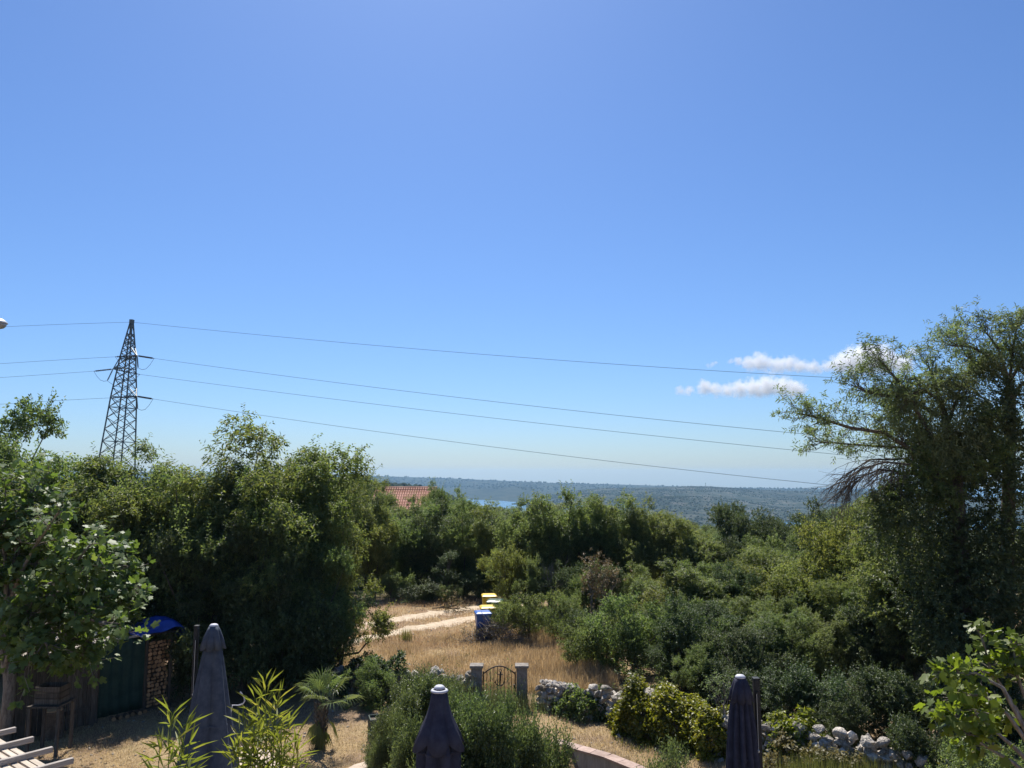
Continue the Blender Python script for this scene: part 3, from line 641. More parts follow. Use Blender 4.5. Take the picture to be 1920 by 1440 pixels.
for D, ty, a, b_, kinds, lb in tiers:
    px = a + g0.uniform(0, 30); k_ = 0
    while px < b_:
        rise = interp([(1180, 30), (1300, 12), (1500, 0), (1620, -45), (1720, -70)], px); Dd = D + g0.uniform(-1.2, 1.2); ty_ = ty + rise + g0.uniform(-24, 24)
        tp = P(px, ty_, Dd); h = tp.z - gz(tp.x, Dd); hw = min(2.2, max(.7, h * g0.uniform(.34, .52))) * FPX / Dd
        plant(g0.choice(kinds), px, Dd, ty_, hw, '%s bush from the left in the %s' % (ORD[min(k_, 17)], lb), 'bush', 'right-hand thicket', name='thicket_bush')
        px += hw * g0.uniform(.95, 1.4); k_ += 1
for px, D, ty, hw, lb in ((1440, 19.6, 1255, 70, 'dark low bush behind the wall, first right of the navy parasol'), (1530, 19.2, 1250, 80, 'dark low bush behind the wall, second right of the navy parasol'), (1620, 18.6, 1262, 80, 'dark low bush behind the wall below the yellow-green shrubs'),
                          (1700, 18.2, 1250, 85, 'dark low bush left of the young fig'), (1790, 17.8, 1240, 85, 'dark low bush behind the young fig, left one'), (1880, 17.4, 1235, 90, 'dark low bush behind the young fig, right one'), (1350, 20.4, 1240, 60, 'dark low bush behind the ivy hedge, next to the navy parasol'), (1580, 17.9, 1300, 60, 'lowest dark bush touching the boulders on the wall')):
    plant('darkshrub', px, D, ty, hw, lb, 'bush')
plant('olive', 1645, 24.5, 935, 62, 'tall olive-green leafy tree left of the tall tree trunk')
plant('fresh', 1590, 27, 975, 62, 'yellow-green shrub left of the tallest shrub beside the tall tree', 'shrub')
plant('round', 1700, 22.5, 985, 70, 'green leafy shrub in front of the tall tree', 'shrub')
plant('fresh', 1255, 27, 1085, 60, 'bright yellow-green bush in the sun, right of the dry brown sapling', 'shrub')
plant('shrub', 1190, 24, 1120, 66, 'dense green bush behind the stone wall, right of the dry sapling', 'shrub')
plant('shrub', 1130, 25, 1150, 36, 'small green bush at the foot of the dry brown sapling', 'shrub')
plant('darkshrub', 1270, 22.6, 1128, 70, 'dark dense bush behind the ivy hedge', 'shrub')

# ---- dry brown sapling, dead bare shrub, brush pile
def branching(g, b, p, d, L, r, depth, tips, bend=.25, fork=(2, 3), spread=.55, up=.0, shrink=.72, sides=4, segs=3):
    pts = [p]; dd = d.copy()
    for i in range(segs):
        dd = (dd + Vector((g.gauss(0, bend), g.gauss(0, bend), g.gauss(0, bend) + up)) * .35).normalized(); pts.append(pts[-1] + dd * (L / segs))
    b.tube(pts, [r * (1 - .45 * i / segs) for i in range(segs + 1)], sides, False)
    if depth <= 0: tips.append((pts[-1], dd)); return
    for k in range(g.randint(*fork)):
        t = g.uniform(.45, 1); q = pts[min(segs, max(1, int(t * segs + .5)))]
        nd = (dd + Vector((g.gauss(0, spread), g.gauss(0, spread), g.gauss(0, spread) + up))).normalized()
        branching(g, b, q, nd, L * shrink * g.uniform(.75, 1.2), r * .58, depth - 1, tips, bend, fork, spread, up, shrink, sides, segs)
    tips.append((pts[-1], dd))
def tip_leaves(seed, tips, per, ln, wd, k=7, twig=.16, droop=.4, up=.1, sc_=.12):
    g = np.random.default_rng(seed); pos = np.repeat(np.array([t[0][:] for t in tips]), per, 0); dr = np.repeat(np.array([t[1][:] for t in tips]), per, 0)
    pos = pos + g.normal(size=pos.shape) * sc_; return sprig_leaves(g, pos, dr, dr, k, twig, ln, wd, droop, up)
p = G(1118, 1206); o = thing('dry_sapling', p, 'brown withered sapling left of the sunny bush', 'tree'); g = random.Random(3); b = MB(); tips = []
for k in range(3): branching(g, b, Vector((0.1 * k, 0, 0)), Vector((g.uniform(-.06, .06), 0, 1)), 1.1, .03, 4, tips, up=.35, spread=.3)
b.build('branches', M['grey_bark'], o); Vv, Ff = tip_leaves(3, tips, 2, .08, .035); link('leaves', np_mesh('leaves', Vv, Ff, M['dry_leaf']), o)
p = G(1038, 1165); o = thing('dead_shrub', p, 'bare grey dead shrub in front of the big round tree', 'shrub'); b = MB(); tips = []; g = random.Random(8)
for k in range(4): branching(g, b, Vector((.1 * k - .15, 0, 0)), Vector((g.uniform(-.35, .35), g.uniform(-.2, .2), 1)), 1.05, .035, 4, tips, up=.2, spread=.42)
b.build('branches', M['grey_bark'], o)
p = G(925, 1205); o = thing('brush_pile', p, 'heap of dry grey-brown cut brush in front of the bins', 'brush pile'); b = MB(); g = random.Random(9)
for i in range(420):
    a = Vector((g.gauss(0, .62), g.gauss(0, .3), 0)); a.z = max(.02, g.uniform(0, .75) * math.exp(-(a.x / .8) ** 2))
    d = Vector((g.uniform(-1, 1), g.uniform(-1, 1), g.uniform(-.1, .9))).normalized(); L = g.uniform(.2, .65)
    b.tube([a, a + d * L * .5 + Vector((0, 0, g.uniform(-.05, .05))), a + d * L], [.010, .008, .004], 3, False)
tag(b.build('twigs', M['grey_bark'], o), kind='stuff')
g_ = np.random.default_rng(9); pos = g_.normal(size=(260, 3)) * np.array([.6, .28, .2]) + np.array([0, 0, .32]); pos[:, 2] = np.abs(pos[:, 2])
Vv, Ff = sprig_leaves(g_, pos, unit(g_.normal(size=(260, 3))), unit(g_.normal(size=(260, 3))), 6, .18, .06, .03, .3, .1); link('leaves', np_mesh('leaves', Vv, Ff, M['dry_leaf']), o)
# fallen branch on the track
p = G(825, 1143); o = thing('fallen_branch', p, 'dark fallen branch lying across the far wheel rut', 'branch'); b = MB(); tips = []; g = random.Random(14)
for k in range(5): branching(g, b, Vector((k * .16 - .35, 0, .06)), Vector((.8, -.35, .22)), .6, .03, 3, tips, spread=.45)
b.build('branches', M['bark'], o); Vv, Ff = tip_leaves(5, tips, 1, .07, .03); link('leaves', np_mesh('leaves', Vv, Ff, M['dry_leaf']), o)

# ---- tall ivy-clad tree at right: limbs laid out one by one
TD = 20.5
def TP(px, py, d=0): return P(px, py, TD + d)
tb = G(1815, 1275); tb = Vector((TP(1815, 1270).x, TD, 0)); tree = thing('tall_tree', tb, 'tall ivy-clad almond tree with bare hanging twigs, tallest at right', 'tree')
b = MB(); tips = []; bare = []; g = random.Random(17)
def limb(pts, r0, r1, n=6): b.tube([q - tb for q in pts], [r0 + (r1 - r0) * i / (len(pts) - 1) for i in range(len(pts))], n, False)
limb([TP(1815, 1275), TP(1806, 1130), TP(1800, 1000), TP(1792, 880), TP(1776, 800), TP(1760, 740)], .26, .07, 8)
limb([TP(1885, 1280, .6), TP(1888, 1050, .6), TP(1892, 880, .5), TP(1895, 740, .4), TP(1893, 715, .4)], .22, .10, 8)
LM = [([(1792, 880, 0), (1730, 790, -.3), (1700, 735, -.5), (1672, 700, -.6), (1655, 680, -.7)], .07, 1), ([(1760, 780, 0), (1700, 742, -.2), (1655, 742, -.4), (1625, 734, -.5), (1605, 726, -.5)], .06, 1),
      ([(1795, 930, 0), (1720, 850, -.4), (1660, 812, -.6), (1595, 802, -.9), (1540, 785, -1), (1502, 776, -1.1)], .075, 1), ([(1790, 900, 0), (1700, 840, .4), (1640, 836, .3), (1580, 832, .2), (1528, 828, 0)], .05, 1),
      ([(1797, 960, 0), (1720, 890, -.2), (1650, 880, -.4), (1600, 900, -.5)], .05, 0), ([(1790, 930, 0), (1700, 860, .3), (1630, 862, .3), (1590, 888, .3)], .04, 0), ([(1797, 940, 0), (1715, 872, -.6), (1660, 866, -.8), (1612, 880, -.8), (1588, 912, -.8)], .04, 0),
      ([(1760, 740, 0), (1748, 712, .2), (1742, 690, .3)], .045, 1), ([(1776, 800, 0), (1800, 730, .3), (1830, 700, .4)], .05, 1), ([(1770, 760, 0), (1735, 730, -.5), (1700, 742, -.8)], .045, 1), ([(1785, 860, 0), (1720, 800, .6), (1680, 772, .9), (1650, 760, 1)], .05, 1),
      ([(1893, 716, .4), (1862, 672, .2), (1820, 650, 0), (1785, 648, -.1)], .055, 1), ([(1893, 716, .4), (1870, 650, .3), (1840, 612, .2)], .05, 1), ([(1893, 716, .4), (1900, 650, .4), (1908, 606, .5)], .05, 1), ([(1893, 716, .4), (1925, 660, .6), (1955, 620, .8)], .05, 1),
      ([(1893, 720, .4), (1850, 690, 1), (1812, 668, 1.4), (1790, 625, 1.5)], .045, 1), ([(1895, 740, .4), (1940, 700, 0), (1990, 680, -.4)], .05, 1), ([(1892, 800, .4), (1850, 752, .2), (1815, 722, 0)], .035, 0), ([(1893, 820, .4), (1960, 800, .4), (2000, 760, .6)], .06, 1)]
for pts, r, leafy in LM:
    Q = [TP(*q) for q in pts]; limb(Q, r, r * .3, 5)
    for i in range(1, len(Q)):
        for s in range(10 if leafy else 12):
            q = Q[i - 1].lerp(Q[i], g.uniform(.2, 1)); d = (Q[i] - Q[i - 1]).normalized()
            if leafy: nd = (d * .8 + Vector((g.gauss(0, .5), g.gauss(0, .5), g.gauss(.15, .45)))).normalized()
            else: nd = (d * .7 + Vector((g.gauss(-.15, .3), g.gauss(0, .4), g.gauss(-.45, .3)))).normalized()
            branching(g, b, q - tb, nd, g.uniform(.26, .46) if leafy else g.uniform(.45, .75), .012, 2, tips if leafy else bare, bend=.3, fork=(2, 3), spread=.42, up=.12 if leafy else -.12, sides=3)
    if leafy: tips.append((Q[-1] - tb, (Q[-1] - Q[-2]).normalized()))
b.build('trunk', M['bark'], tree, True)
Vv, Ff = tip_leaves(7, [t for t in tips if g.random() < .55], 1, .125, .034, k=8, twig=.2, droop=.4, up=.1, sc_=.05)
link('crown', np_mesh('crown', Vv, Ff, M['almond_leaf']), tree)
mass = [(1745, 775, 62, .1), (1700, 770, 34, 0), (1790, 720, 40, .2), (1720, 830, 48, .2), (1780, 850, 60, 0), (1735, 905, 45, .2), (1850, 700, 36, .3), (1830, 765, 42, .3), (1868, 830, 44, .2), (1905, 670, 34, .5), (1880, 640, 28, .4), (1840, 690, 30, .1), (1690, 745, 34, -.4), (1760, 730, 42, -.2), (1660, 800, 30, -.3), (1810, 810, 55, -.3), (1750, 840, 50, -.4), (1930, 700, 36, .3), (1890, 600, 20, .4)]
C = [TP(x, y, d) - tb for x, y, r, d in mass]; rr_ = [r * TD / FPX for x, y, r, d in mass]
Vv, Ff = foliage(np.random.default_rng(70), [c[:] for c in C], rr_, C[0][:], 3400, 7, .25, .115, .034, .45, .15, .5); link('crown', np_mesh('crown', Vv, Ff, M['almond_leaf']), tree)
mass = [(1800, 930, 62), (1760, 990, 70), (1700, 1010, 62), (1820, 1020, 72), (1880, 1000, 60), (1893, 900, 56), (1894, 840, 46), (1894, 800, 40), (1894, 765, 34), (1894, 735, 26), (1800, 880, 50), (1790, 840, 40), (1850, 880, 44), (1800, 1090, 85), (1870, 1100, 95), (1740, 1080, 75), (1930, 1050, 80), (1950, 930, 50), (1690, 950, 45), (1660, 985, 42), (1830, 830, 40), (1860, 780, 25), (1850, 1190, 85), (1790, 1180, 70), (1930, 1180, 85), (1740, 1150, 50)]
C = [TP(x, y, rnd.uniform(-.8, .5)) - tb for x, y, r in mass]; rr_ = [r * TD / FPX for x, y, r in mass]
Vv, Ff = foliage(np.random.default_rng(71), [c[:] for c in C], rr_, (0, 0, 3), 7800, 9, .22, .085, .06, .3, .1, .42); link('ivy', np_mesh('ivy', Vv, Ff, M['oak_leaf']), tree)
mass = [(1840, 790, 26), (1862, 850, 30), (1815, 880, 34), (1750, 900, 30), (1700, 905, 34), (1665, 930, 30), (1715, 860, 24), (1770, 935, 34)]
C = [TP(x, y, -.5) - tb for x, y, r in mass]; rr_ = [r * TD / FPX for x, y, r in mass]
Vv, Ff = foliage(np.random.default_rng(72), [c[:] for c in C], rr_, (0, 0, 3), 900, 8, .2, .08, .055, .3, .1, .45); link('ivy', np_mesh('ivy', Vv, Ff, M['olive_leaf']), tree)

# ---- fig trees: large lobed leaves
def fig_leaf_shape():
    pts = [(0, 0)]
    for a, r in ((-125, .36), (-104, .50), (-88, .52), (-74, .46), (-58, .72), (-46, .80), (-36, .74), (-24, .58), (-13, .90), (0, 1.0), (13, .90), (24, .58), (36, .74), (46, .80), (58, .72), (74, .46), (88, .52), (104, .50), (125, .36)):
        pts.append((r * cos(R(a)) * .95 + .12, r * sin(R(a)) * .8))
    V = [(x, y, -.25 * y * y - .12 * max(0, x - .3)) for x, y in pts]; F = [(0, i, i + 1) for i in range(1, len(pts) - 1)]
    return np.array(V), np.array(F)
FV, FF = fig_leaf_shape()
def big_leaves(g, pos, d, nrm, size):
    d = unit(d); side = unit(np.cross(nrm, d)); n = np.cross(d, side); size = np.asarray(size)
    V = pos[:, None] + (d[:, None] * FV[None, :, 0:1] + side[:, None] * FV[None, :, 1:2] + n[:, None] * FV[None, :, 2:3]) * size[:, None, None]
    F = FF[None] + (np.arange(len(pos)) * len(FV))[:, None, None]; return V.reshape(-1, 3), F.reshape(-1, 3)
def fig_foliage(seed, tips, per, size, sc_=.16):
    g = np.random.default_rng(seed); pos = np.repeat(np.array([t[0][:] for t in tips]), per, 0); dr = np.repeat(np.array([t[1][:] for t in tips]), per, 0); n = len(pos)
    side = unit(np.cross(dr, g.normal(size=(n, 3)))); d = unit(dr * .45 + side * .9 + np.array([0, 0, -.15])); nn = unit(np.array([0, 0, 1.]) + g.normal(size=(n, 3)) * .4 + dr * .4)
    pos = pos + d * .05 + g.normal(size=(n, 3)) * sc_ * .4 - dr * g.uniform(0, sc_, n)[:, None]
    return big_leaves(g, pos, d, nn, size * g.uniform(.55, 1.2, n))
fb = Vector((P(14, 1350, 18.6).x, 18.6, 0)); fig = thing('fig_tree', fb, 'large fig tree with lobed leaves at left, in front of the shed', 'tree')
b = MB(); tips = []; g = random.Random(5); FD = 17.6
b.tube([(0, 0, -.1), (.05, -.05, 1.2), (0, -.2, 2.4), (.1, -.3, 3.4)], [.17, .15, .13, .09], 9)
ends = [(40, 940), (110, 960), (180, 1010), (230, 1060), (245, 1120), (230, 1180), (190, 1210), (140, 1180), (90, 1210), (60, 1130), (20, 1060), (140, 1080), (190, 1130), (80, 1030), (0, 980), (-40, 920), (-80, 1000), (-60, 1100), (-20, 1180), (60, 905), (10, 900), (215, 1030), (150, 1230), (60, 1235), (110, 1130), (170, 1060)]
for i, (x, y) in enumerate(ends):
    e = P(x, y, FD + g.uniform(-1.3, 1.5)) - fb; s = Vector((0, -.25, g.uniform(1.6, 3.2))); m = s.lerp(e, .5) + Vector((0, 0, .25))
    b.tube([s, s.lerp(m, .5) + Vector((0, 0, .12)), m, m.lerp(e, .6), e], [.055, .045, .035, .026, .014], 5, False); d = (e - m).normalized()
    for k in range(13):
        q = m.lerp(e, g.uniform(.0, 1)); branching(g, b, q, (d * .6 + Vector((g.gauss(0, .6), g.gauss(0, .6), g.gauss(.1, .5)))).normalized(), g.uniform(.3, .6), .014, 1, tips, spread=.5, fork=(2, 3), sides=4)
b.build('trunk', M['grey_bark'], fig, True)
Vv, Ff = fig_foliage(5, tips, 5, .165); link('crown', np_mesh('crown', Vv, Ff, M['fig_leaf']), fig)
# long low branch hanging before the shed
fb2 = Vector((8.6, 11.6, 0)); fig2 = thing('fig_tree', fb2, 'bright green young fig tree at the lower right corner', 'tree'); b = MB(); tips = []; g = random.Random(6); D2 = 11.2
b.tube([(0, 0, -.1), (-.2, 0, 1.2), (-.5, -.1, 2.2)], [.07, .06, .05], 7)
for pts in ([(1990, 1480), (1900, 1320), (1860, 1260), (1838, 1190)], [(1950, 1420), (1880, 1290), (1830, 1262), (1775, 1262)], [(1960, 1440), (1890, 1340), (1840, 1300), (1790, 1310)], [(1960, 1460), (1900, 1400), (1830, 1340), (1775, 1345)], [(1980, 1460), (1930, 1330), (1905, 1260), (1900, 1210)], [(1970, 1440), (1920, 1360), (1880, 1330), (1850, 1350)], [(1990, 1450), (1960, 1300), (1940, 1230)], [(1960, 1480), (1900, 1430), (1850, 1400), (1815, 1378)]):
    dd = g.uniform(-.5, .6); Q = [P(x, y, D2 + dd) - fb2 for x, y in pts]; b.tube(Q, [.034, .026, .018, .010][:len(Q)] if len(Q) == 4 else [.03, .02, .01], 6, False); d = (Q[-1] - Q[-2]).normalized()
    for s in range(16):
        q = Q[-2].lerp(Q[-1], g.uniform(-.5, 1)) if s > 2 else Q[-1]; branching(g, b, q, (d * .7 + Vector((g.gauss(0, .6), g.gauss(0, .5), g.gauss(.15, .4)))).normalized(), g.uniform(.12, .28), .008, 0, tips, sides=4)
b.build('trunk', M['grey_bark'], fig2, True); Vv, Ff = fig_foliage(6, tips, 5, .145, .13); link('crown', np_mesh('crown', Vv, Ff, M['fresh_fig_leaf']), fig2)

# ---- ivy draped over the stone wall
def ivy(name, pts, wd, h, n, label, seed, mat='ivy_leaf', lo=0, bulge=.25, ln=.085, wl=.065):
    g = np.random.default_rng(seed); Pn = np.array([p[:2] for p in pts]); seg = np.linalg.norm(np.diff(Pn, axis=0), axis=1); cs = np.concatenate([[0], np.cumsum(seg)])
    u = g.uniform(0, cs[-1], n); x = np.interp(u, cs, Pn[:, 0]); y = np.interp(u, cs, Pn[:, 1]); th = g.uniform(-.25, pi + .1, n)
    edge = np.clip(np.minimum(u, cs[-1] - u) / .5, .35, 1); lump = (1 + bulge * np.sin(u * 3.1 + seed) * np.cos(u * 1.3) + .15 * np.sin(u * 7 + th * 3)) * g.uniform(.86, 1.06, n) * edge
    dx, dy = Pn[-1] - Pn[0]; L = math.hypot(dx, dy); nx_, ny_ = dy / L, -dx / L
    pos = np.stack([x + nx_ * np.cos(th) * wd * lump, y + ny_ * np.cos(th) * wd * lump, lo + np.maximum(.03, np.sin(th)) ** .6 * h * lump * np.where(np.sin(th) < .05, g.uniform(.05, .8, n), 1)], 1)
    nrm = np.stack([nx_ * np.cos(th), ny_ * np.cos(th), np.maximum(.1, np.sin(th))], 1)
    base = Vector((Pn[:, 0].mean(), Pn[:, 1].mean(), 0)); pos -= np.array(base[:])
    Vv, Ff = sprig_leaves(g, pos, nrm, nrm, 7, .16, ln, wl, .45, .05); o = link(name, np_mesh(name, Vv, Ff, M[mat]), loc=base); return tag(o, label, 'ivy')
WR = [(.78, 21.4), (1.6, 20.75), (2.4, 20.2), (3.2, 19.45), (4.0, 18.6), (4.8, 17.9), (5.5, 17.25), (6.2, 16.6), (6.9, 16.1), (7.7, 15.5), (8.6, 14.9), (9.8, 14.1), (11.5, 13.0)]
WL = [(-.95, 21.5), (-1.9, 21.8), (-2.9, 22.1), (-4.0, 22.4), (-5.2, 22.6)]
ivy('ivy', [(2.7, 19.85), (3.4, 19.2), (4.2, 18.4), (5.05, 17.65)], .70, .95, 3400, 'thick yellow-green ivy burying the wall left of the navy parasol', 1)
ivy('ivy', [(1.2, 21.0), (1.9, 20.5), (2.5, 20.05)], .48, .62, 520, 'thin ivy on the wall right beside the gate', 2, 'olive_leaf')
ivy('ivy', [(5.3, 17.6), (5.9, 17.05), (6.6, 16.55)], .42, 1.05, 900, 'yellow-green ivy on the wall right of the navy parasol', 3)
ivy('ivy', [(7.4, 15.95), (8.4, 15.3), (9.6, 14.5)], .45, .82, 700, 'ivy and creepers over the low wall end at lower right', 4, 'olive_leaf')
ivy('ivy', [(-2.6, 22.0), (-3.6, 22.2), (-4.9, 22.45)], .5, .9, 800, 'dark ivy covering the wall left of the gate', 5, 'oak_leaf')
ivy('ivy', [(5.2, 16.85), (6.1, 16.05), (7.1, 15.3)], .25, .55, 420, 'dry brown creeper hanging down the front of the wall at lower right', 6, 'dry_leaf', bulge=.5)

# ---- bushes of the garden
plant('laurel', 742, 17.0, 1292, 62, 'green laurel bush beside the grey planter box', 'bush')
plant('laurel', 800, 17.8, 1262, 62, 'tall laurel bush directly behind the middle parasol', 'bush')
plant('laurel', 900, 14.8, 1318, 75, 'laurel bush just right of the middle parasol', 'bush', base=-.7)
plant('laurel', 938, 14.6, 1316, 66, 'laurel bush in front of the gate', 'bush', base=-.7)
plant('laurel', 996, 14.9, 1350, 50, 'low end of the laurel hedge beside the capped wall', 'bush', base=-.7)
plant('laurel', 850, 16.0, 1306, 52, 'laurel bush between the middle parasol and the feathery shrub', 'bush', base=-.2)
plant('laurel', 720, 15.6, 1338, 42, 'low laurel bush in front of the grey planter box', 'bush')
plant('laurel', 800, 14.2, 1352, 70, 'dark laurel bush left of the middle parasol', 'bush', base=-.3)
plant('laurel', 1252, 12.4, 1414, 66, 'laurel bush peeping up at the bottom edge right of the capped wall', 'bush', base=-.7)
plant('shrub', 682, 21.2, 1240, 24, 'small upright shrub behind the palm at the left wall', 'shrub')
plant('darkshrub', 1730, 15.6, 1346, 34, 'small round dark bush at the right end of the stone wall', 'shrub')
plant('shrub', 1880, 13.2, 1395, 55, 'low sunlit bush under the young fig at the lower right corner', 'shrub')

def blades(g, pos, h, wd, lean, mat, name, loc=None):
    """upright tapering blades, one folded strip of three triangles each"""
    n = len(pos); a = g.uniform(0, 6.28, n); d = np.stack([np.cos(a), np.sin(a), np.zeros(n)], 1); s = np.stack([-np.sin(a), np.cos(a), np.zeros(n)], 1)
    h = h[:, None]; l = g.uniform(.2, 1, n)[:, None] * lean; up_ = np.array([0, 0, 1.])
    V = np.stack([pos - s * wd, pos + s * wd, pos + up_ * h * .6 + d * h * l * .35 + s * wd * .7, pos + up_ * h * .6 + d * h * l * .35 - s * wd * .7, pos + up_ * h * (1 - l * .3) + d * h * l], 1).reshape(-1, 3)
    k = np.arange(n) * 5; F = np.concatenate([np.stack([k, k + 1, k + 2], 1), np.stack([k, k + 2, k + 3], 1), np.stack([k + 3, k + 2, k + 4], 1)])
    return link(name, np_mesh(name, V, F, M[mat]), loc=loc)
def fringe(px, py, wd_, h, n, mat, label, seed, name='feathery_shrub', cat='shrub', lean=.35, bw=.004, z=0.):
    p = G(px, py, z); g = np.random.default_rng(seed); pos = g.normal(size=(n, 3)) * np.array([wd_, wd_ * .6, 0]); o = blades(g, pos, h * g.uniform(.5, 1.1, n), bw, lean, mat, name, p); return tag(o, label, cat)
fringe(930, 1345, .6, .85, 3000, 'feather', 'feathery grey-green shrub in front of the gate', 31, z=-.2)
fringe(830, 1325, .5, .95, 2200, 'feather', 'pale feathery shrub between gate and middle parasol', 32, z=0)
fringe(1570, 1500, .55, .85, 2600, 'weed', 'bright green bristly rosemary at the bottom edge right of the navy parasol', 33, 'rosemary', 'bush', .22, .006)
fringe(762, 1202, .12, .55, 90, 'weed', 'lone tuft of tall weeds beside the near wheel rut', 34, 'weed_tuft', 'weed', .2, .008)
fringe(1640, 1495, .35, .7, 1000, 'weed', 'bristly rosemary next to the larger one at the bottom edge', 35, 'rosemary', 'bush', .25, .006)
fringe(1078, 1235, .35, .75, 700, 'straw', 'clump of tall dry grass by the wall right of the gate', 36, 'dry_grass_clump', 'grass', .35, .004)

# ---- sapling with a ring of stones
p = G(1197, 1375); o = thing('young_sapling', p, 'thin young sapling in a stone ring before the ivy wall', 'tree'); b = MB(); tips = []; g = random.Random(4)
b.tube([(0, 0, 0), (.02, 0, .4), (0, 0, .75)], [.025, .02, .015], 6)
for k in range(6): branching(g, b, Vector((0, 0, g.uniform(.35, .75))), Vector((g.uniform(-.7, .7), g.uniform(-.5, .5), .8)).normalized(), .45, .009, 2, tips, up=.2)
b.build('trunk', M['bark'], o); Vv, Ff = tip_leaves(4, tips, 1, .06, .03, k=4, sc_=.04); link('leaves', np_mesh('leaves', Vv, Ff, M['green_leaf']), o)
p = G(1362, 1412); o = thing('young_sapling', p, 'slim grey-stemmed sapling just left of the navy parasol', 'tree'); b = MB(); tips = []
b.tube([(0, 0, 0), (.02, 0, .5), (-.04, 0, 1.05)], [.035, .03, .02], 6)
for k in range(7): branching(g, b, Vector((-.02, 0, g.uniform(.5, 1.05))), Vector((g.uniform(-.6, .3), g.uniform(-.4, .4), .9)).normalized(), .4, .009, 2, tips, up=.2)
b.build('trunk', M['grey_bark'], o); Vv, Ff = tip_leaves(6, tips, 1, .07, .03, k=4, sc_=.04); link('leaves', np_mesh('leaves', Vv, Ff, M['almond_leaf']), o)

# ---- small fan palm
p = G(600, 1403); palm = thing('fan_palm', p, 'small fan palm with hanging dead fronds on the dry lawn', 'palm'); b = MB()
b.tube([(0, 0, -.05), (.0, 0, .25), (.01, 0, .6), (.02, 0, 1.0)], [.13, .105, .10, .085], 10)
g = random.Random(2)
for i in range(60):
    a = i * 2.4; z = .08 + .9 * i / 60; b.tube([(cos(a) * .09, sin(a) * .09, z), (cos(a) * .15, sin(a) * .15, z + .05), (cos(a) * .16, sin(a) * .16, z + .11)], [.03, .022, .006], 4, False)
b.build('trunk', M['bark'], palm)
def frond(a, el, stalk, size, mat, name, z0=1.0, drop=.25, hang=False):
    d = Vector((cos(a) * cos(el), sin(a) * cos(el), sin(el))); base = Vector((.02, 0, z0)); hub = base + d * stalk; mb = MB(); mb.tube([base, base + d * stalk * .5, hub], [.014, .011, .008], 5, False)
    s = d.cross(Vector((0, 0, 1))).normalized(); nrm = s.cross(d).normalized(); nl = 18
    for i in range(nl):
        t = (i / (nl - 1) - .5) * R(215 if not hang else 90); ld = (d * cos(t) + s * sin(t)).normalized(); L = size * (1 - .25 * abs(t) / 2) * g.uniform(.9, 1.05); w_ = .012; pv_ = ld.cross(nrm).normalized() * w_
        m = hub + ld * L * .6 + nrm * .02; e = hub + ld * L + Vector((0, 0, -drop * L * g.uniform(.4, 1.6))); mb.add([hub, m + pv_, e, m - pv_, m - nrm * .012], [(0, 1, 4), (1, 2, 4), (0, 4, 3), (4, 2, 3)])
    return mb.build(name, mat, palm)
for a, el, st, sz in ((.3, .75, .40, .52), (1.2, 1.0, .38, .52), (2.2, .9, .40, .52), (3.0, .6, .40, .5), (3.9, .75, .33, .48), (4.6, .5, .36, .48), (5.4, .2, .5, .48), (.0, .15, .55, .5), (1.7, 1.35, .38, .55), (2.7, 1.15, .36, .52), (4.3, 1.15, .33, .5), (5.9, .95, .44, .54), (.7, 1.3, .40, .55)):
    frond(a, el, st, sz, M['palm_leaf'], 'frond')
for a, el, st, sz, z in ((4.2, -1.15, .25, .5, .85), (3.6, -1.2, .2, .5, .8), (5.0, -1.2, .25, .45, .7), (.2, -1.0, .3, .45, .85), (2.4, -1.2, .2, .5, .8), (4.9, -1.25, .1, .42, .55)):
    frond(a, el, st, sz, M['weed'], 'dead_frond', z, .3, True)

# ---- bamboo rising before the balcony
def bamboo(px, stems, D, label, seed):
    x0 = P(px, 1400, D).x; o = thing('bamboo', (x0, D, 0), label, 'bamboo'); g = random.Random(seed); cul = MB(); pos = []; dr = []
    for tx, ty, dd in stems:
        tip = P(tx, ty, D + dd); r = Vector((x0 + g.uniform(-.25, .25), D + g.uniform(-.2, .2), 0)); pts = [r.lerp(tip, t) + Vector((0, 0, .0)) for t in (0, .25, .5, .7, .82, .92, 1)]
        cul.tube([q - Vector((x0, D, 0)) for q in pts], [.016, .014, .012, .009, .006, .004, .002], 6, False)
        for k in range(80):
            t = 1 - .30 * (k / 80) ** 1.1; q = r.lerp(tip, t) - Vector((x0, D, 0)); a = g.uniform(0, 6.28); br = g.uniform(.0, .22) * (1 - t) / .3 + .01; el = g.uniform(.2, 1.3) if t > .97 else g.uniform(-.2, 1.0)
            dv = Vector((cos(a) * cos(el), sin(a) * cos(el), sin(el)))
            for m in range(1 if t > .95 else 2):
                d2 = (dv + Vector((g.gauss(0, .3), g.gauss(0, .3), g.gauss(.1, .3)))).normalized(); pos.append((q + dv * br)[:]); dr.append(d2[:])
            if k % 4 == 0: cul.tube([q, q + dv * br], [.003, .0015], 4, False)
    cul.build('culms', M['bamboo_leaf'], o); pos = np.array(pos); dr = np.array(dr); n = len(pos); gg = np.random.default_rng(seed)
    Vv, Ff = leaf_arrays(pos, dr, unit(np.array([0, 0, 1.]) + gg.normal(size=(n, 3)) * .4), gg.uniform(.09, .19, n), gg.uniform(.012, .02, n)); link('leaves', np_mesh('leaves', Vv, Ff, M['bamboo_leaf']), o)
bamboo(335, [(322, 1338, 0), (345, 1360, .15), (300, 1395, -.1), (352, 1400, .1)], 5.0, 'small bamboo with one upright tip at the bottom, left of the slate parasol', 1)
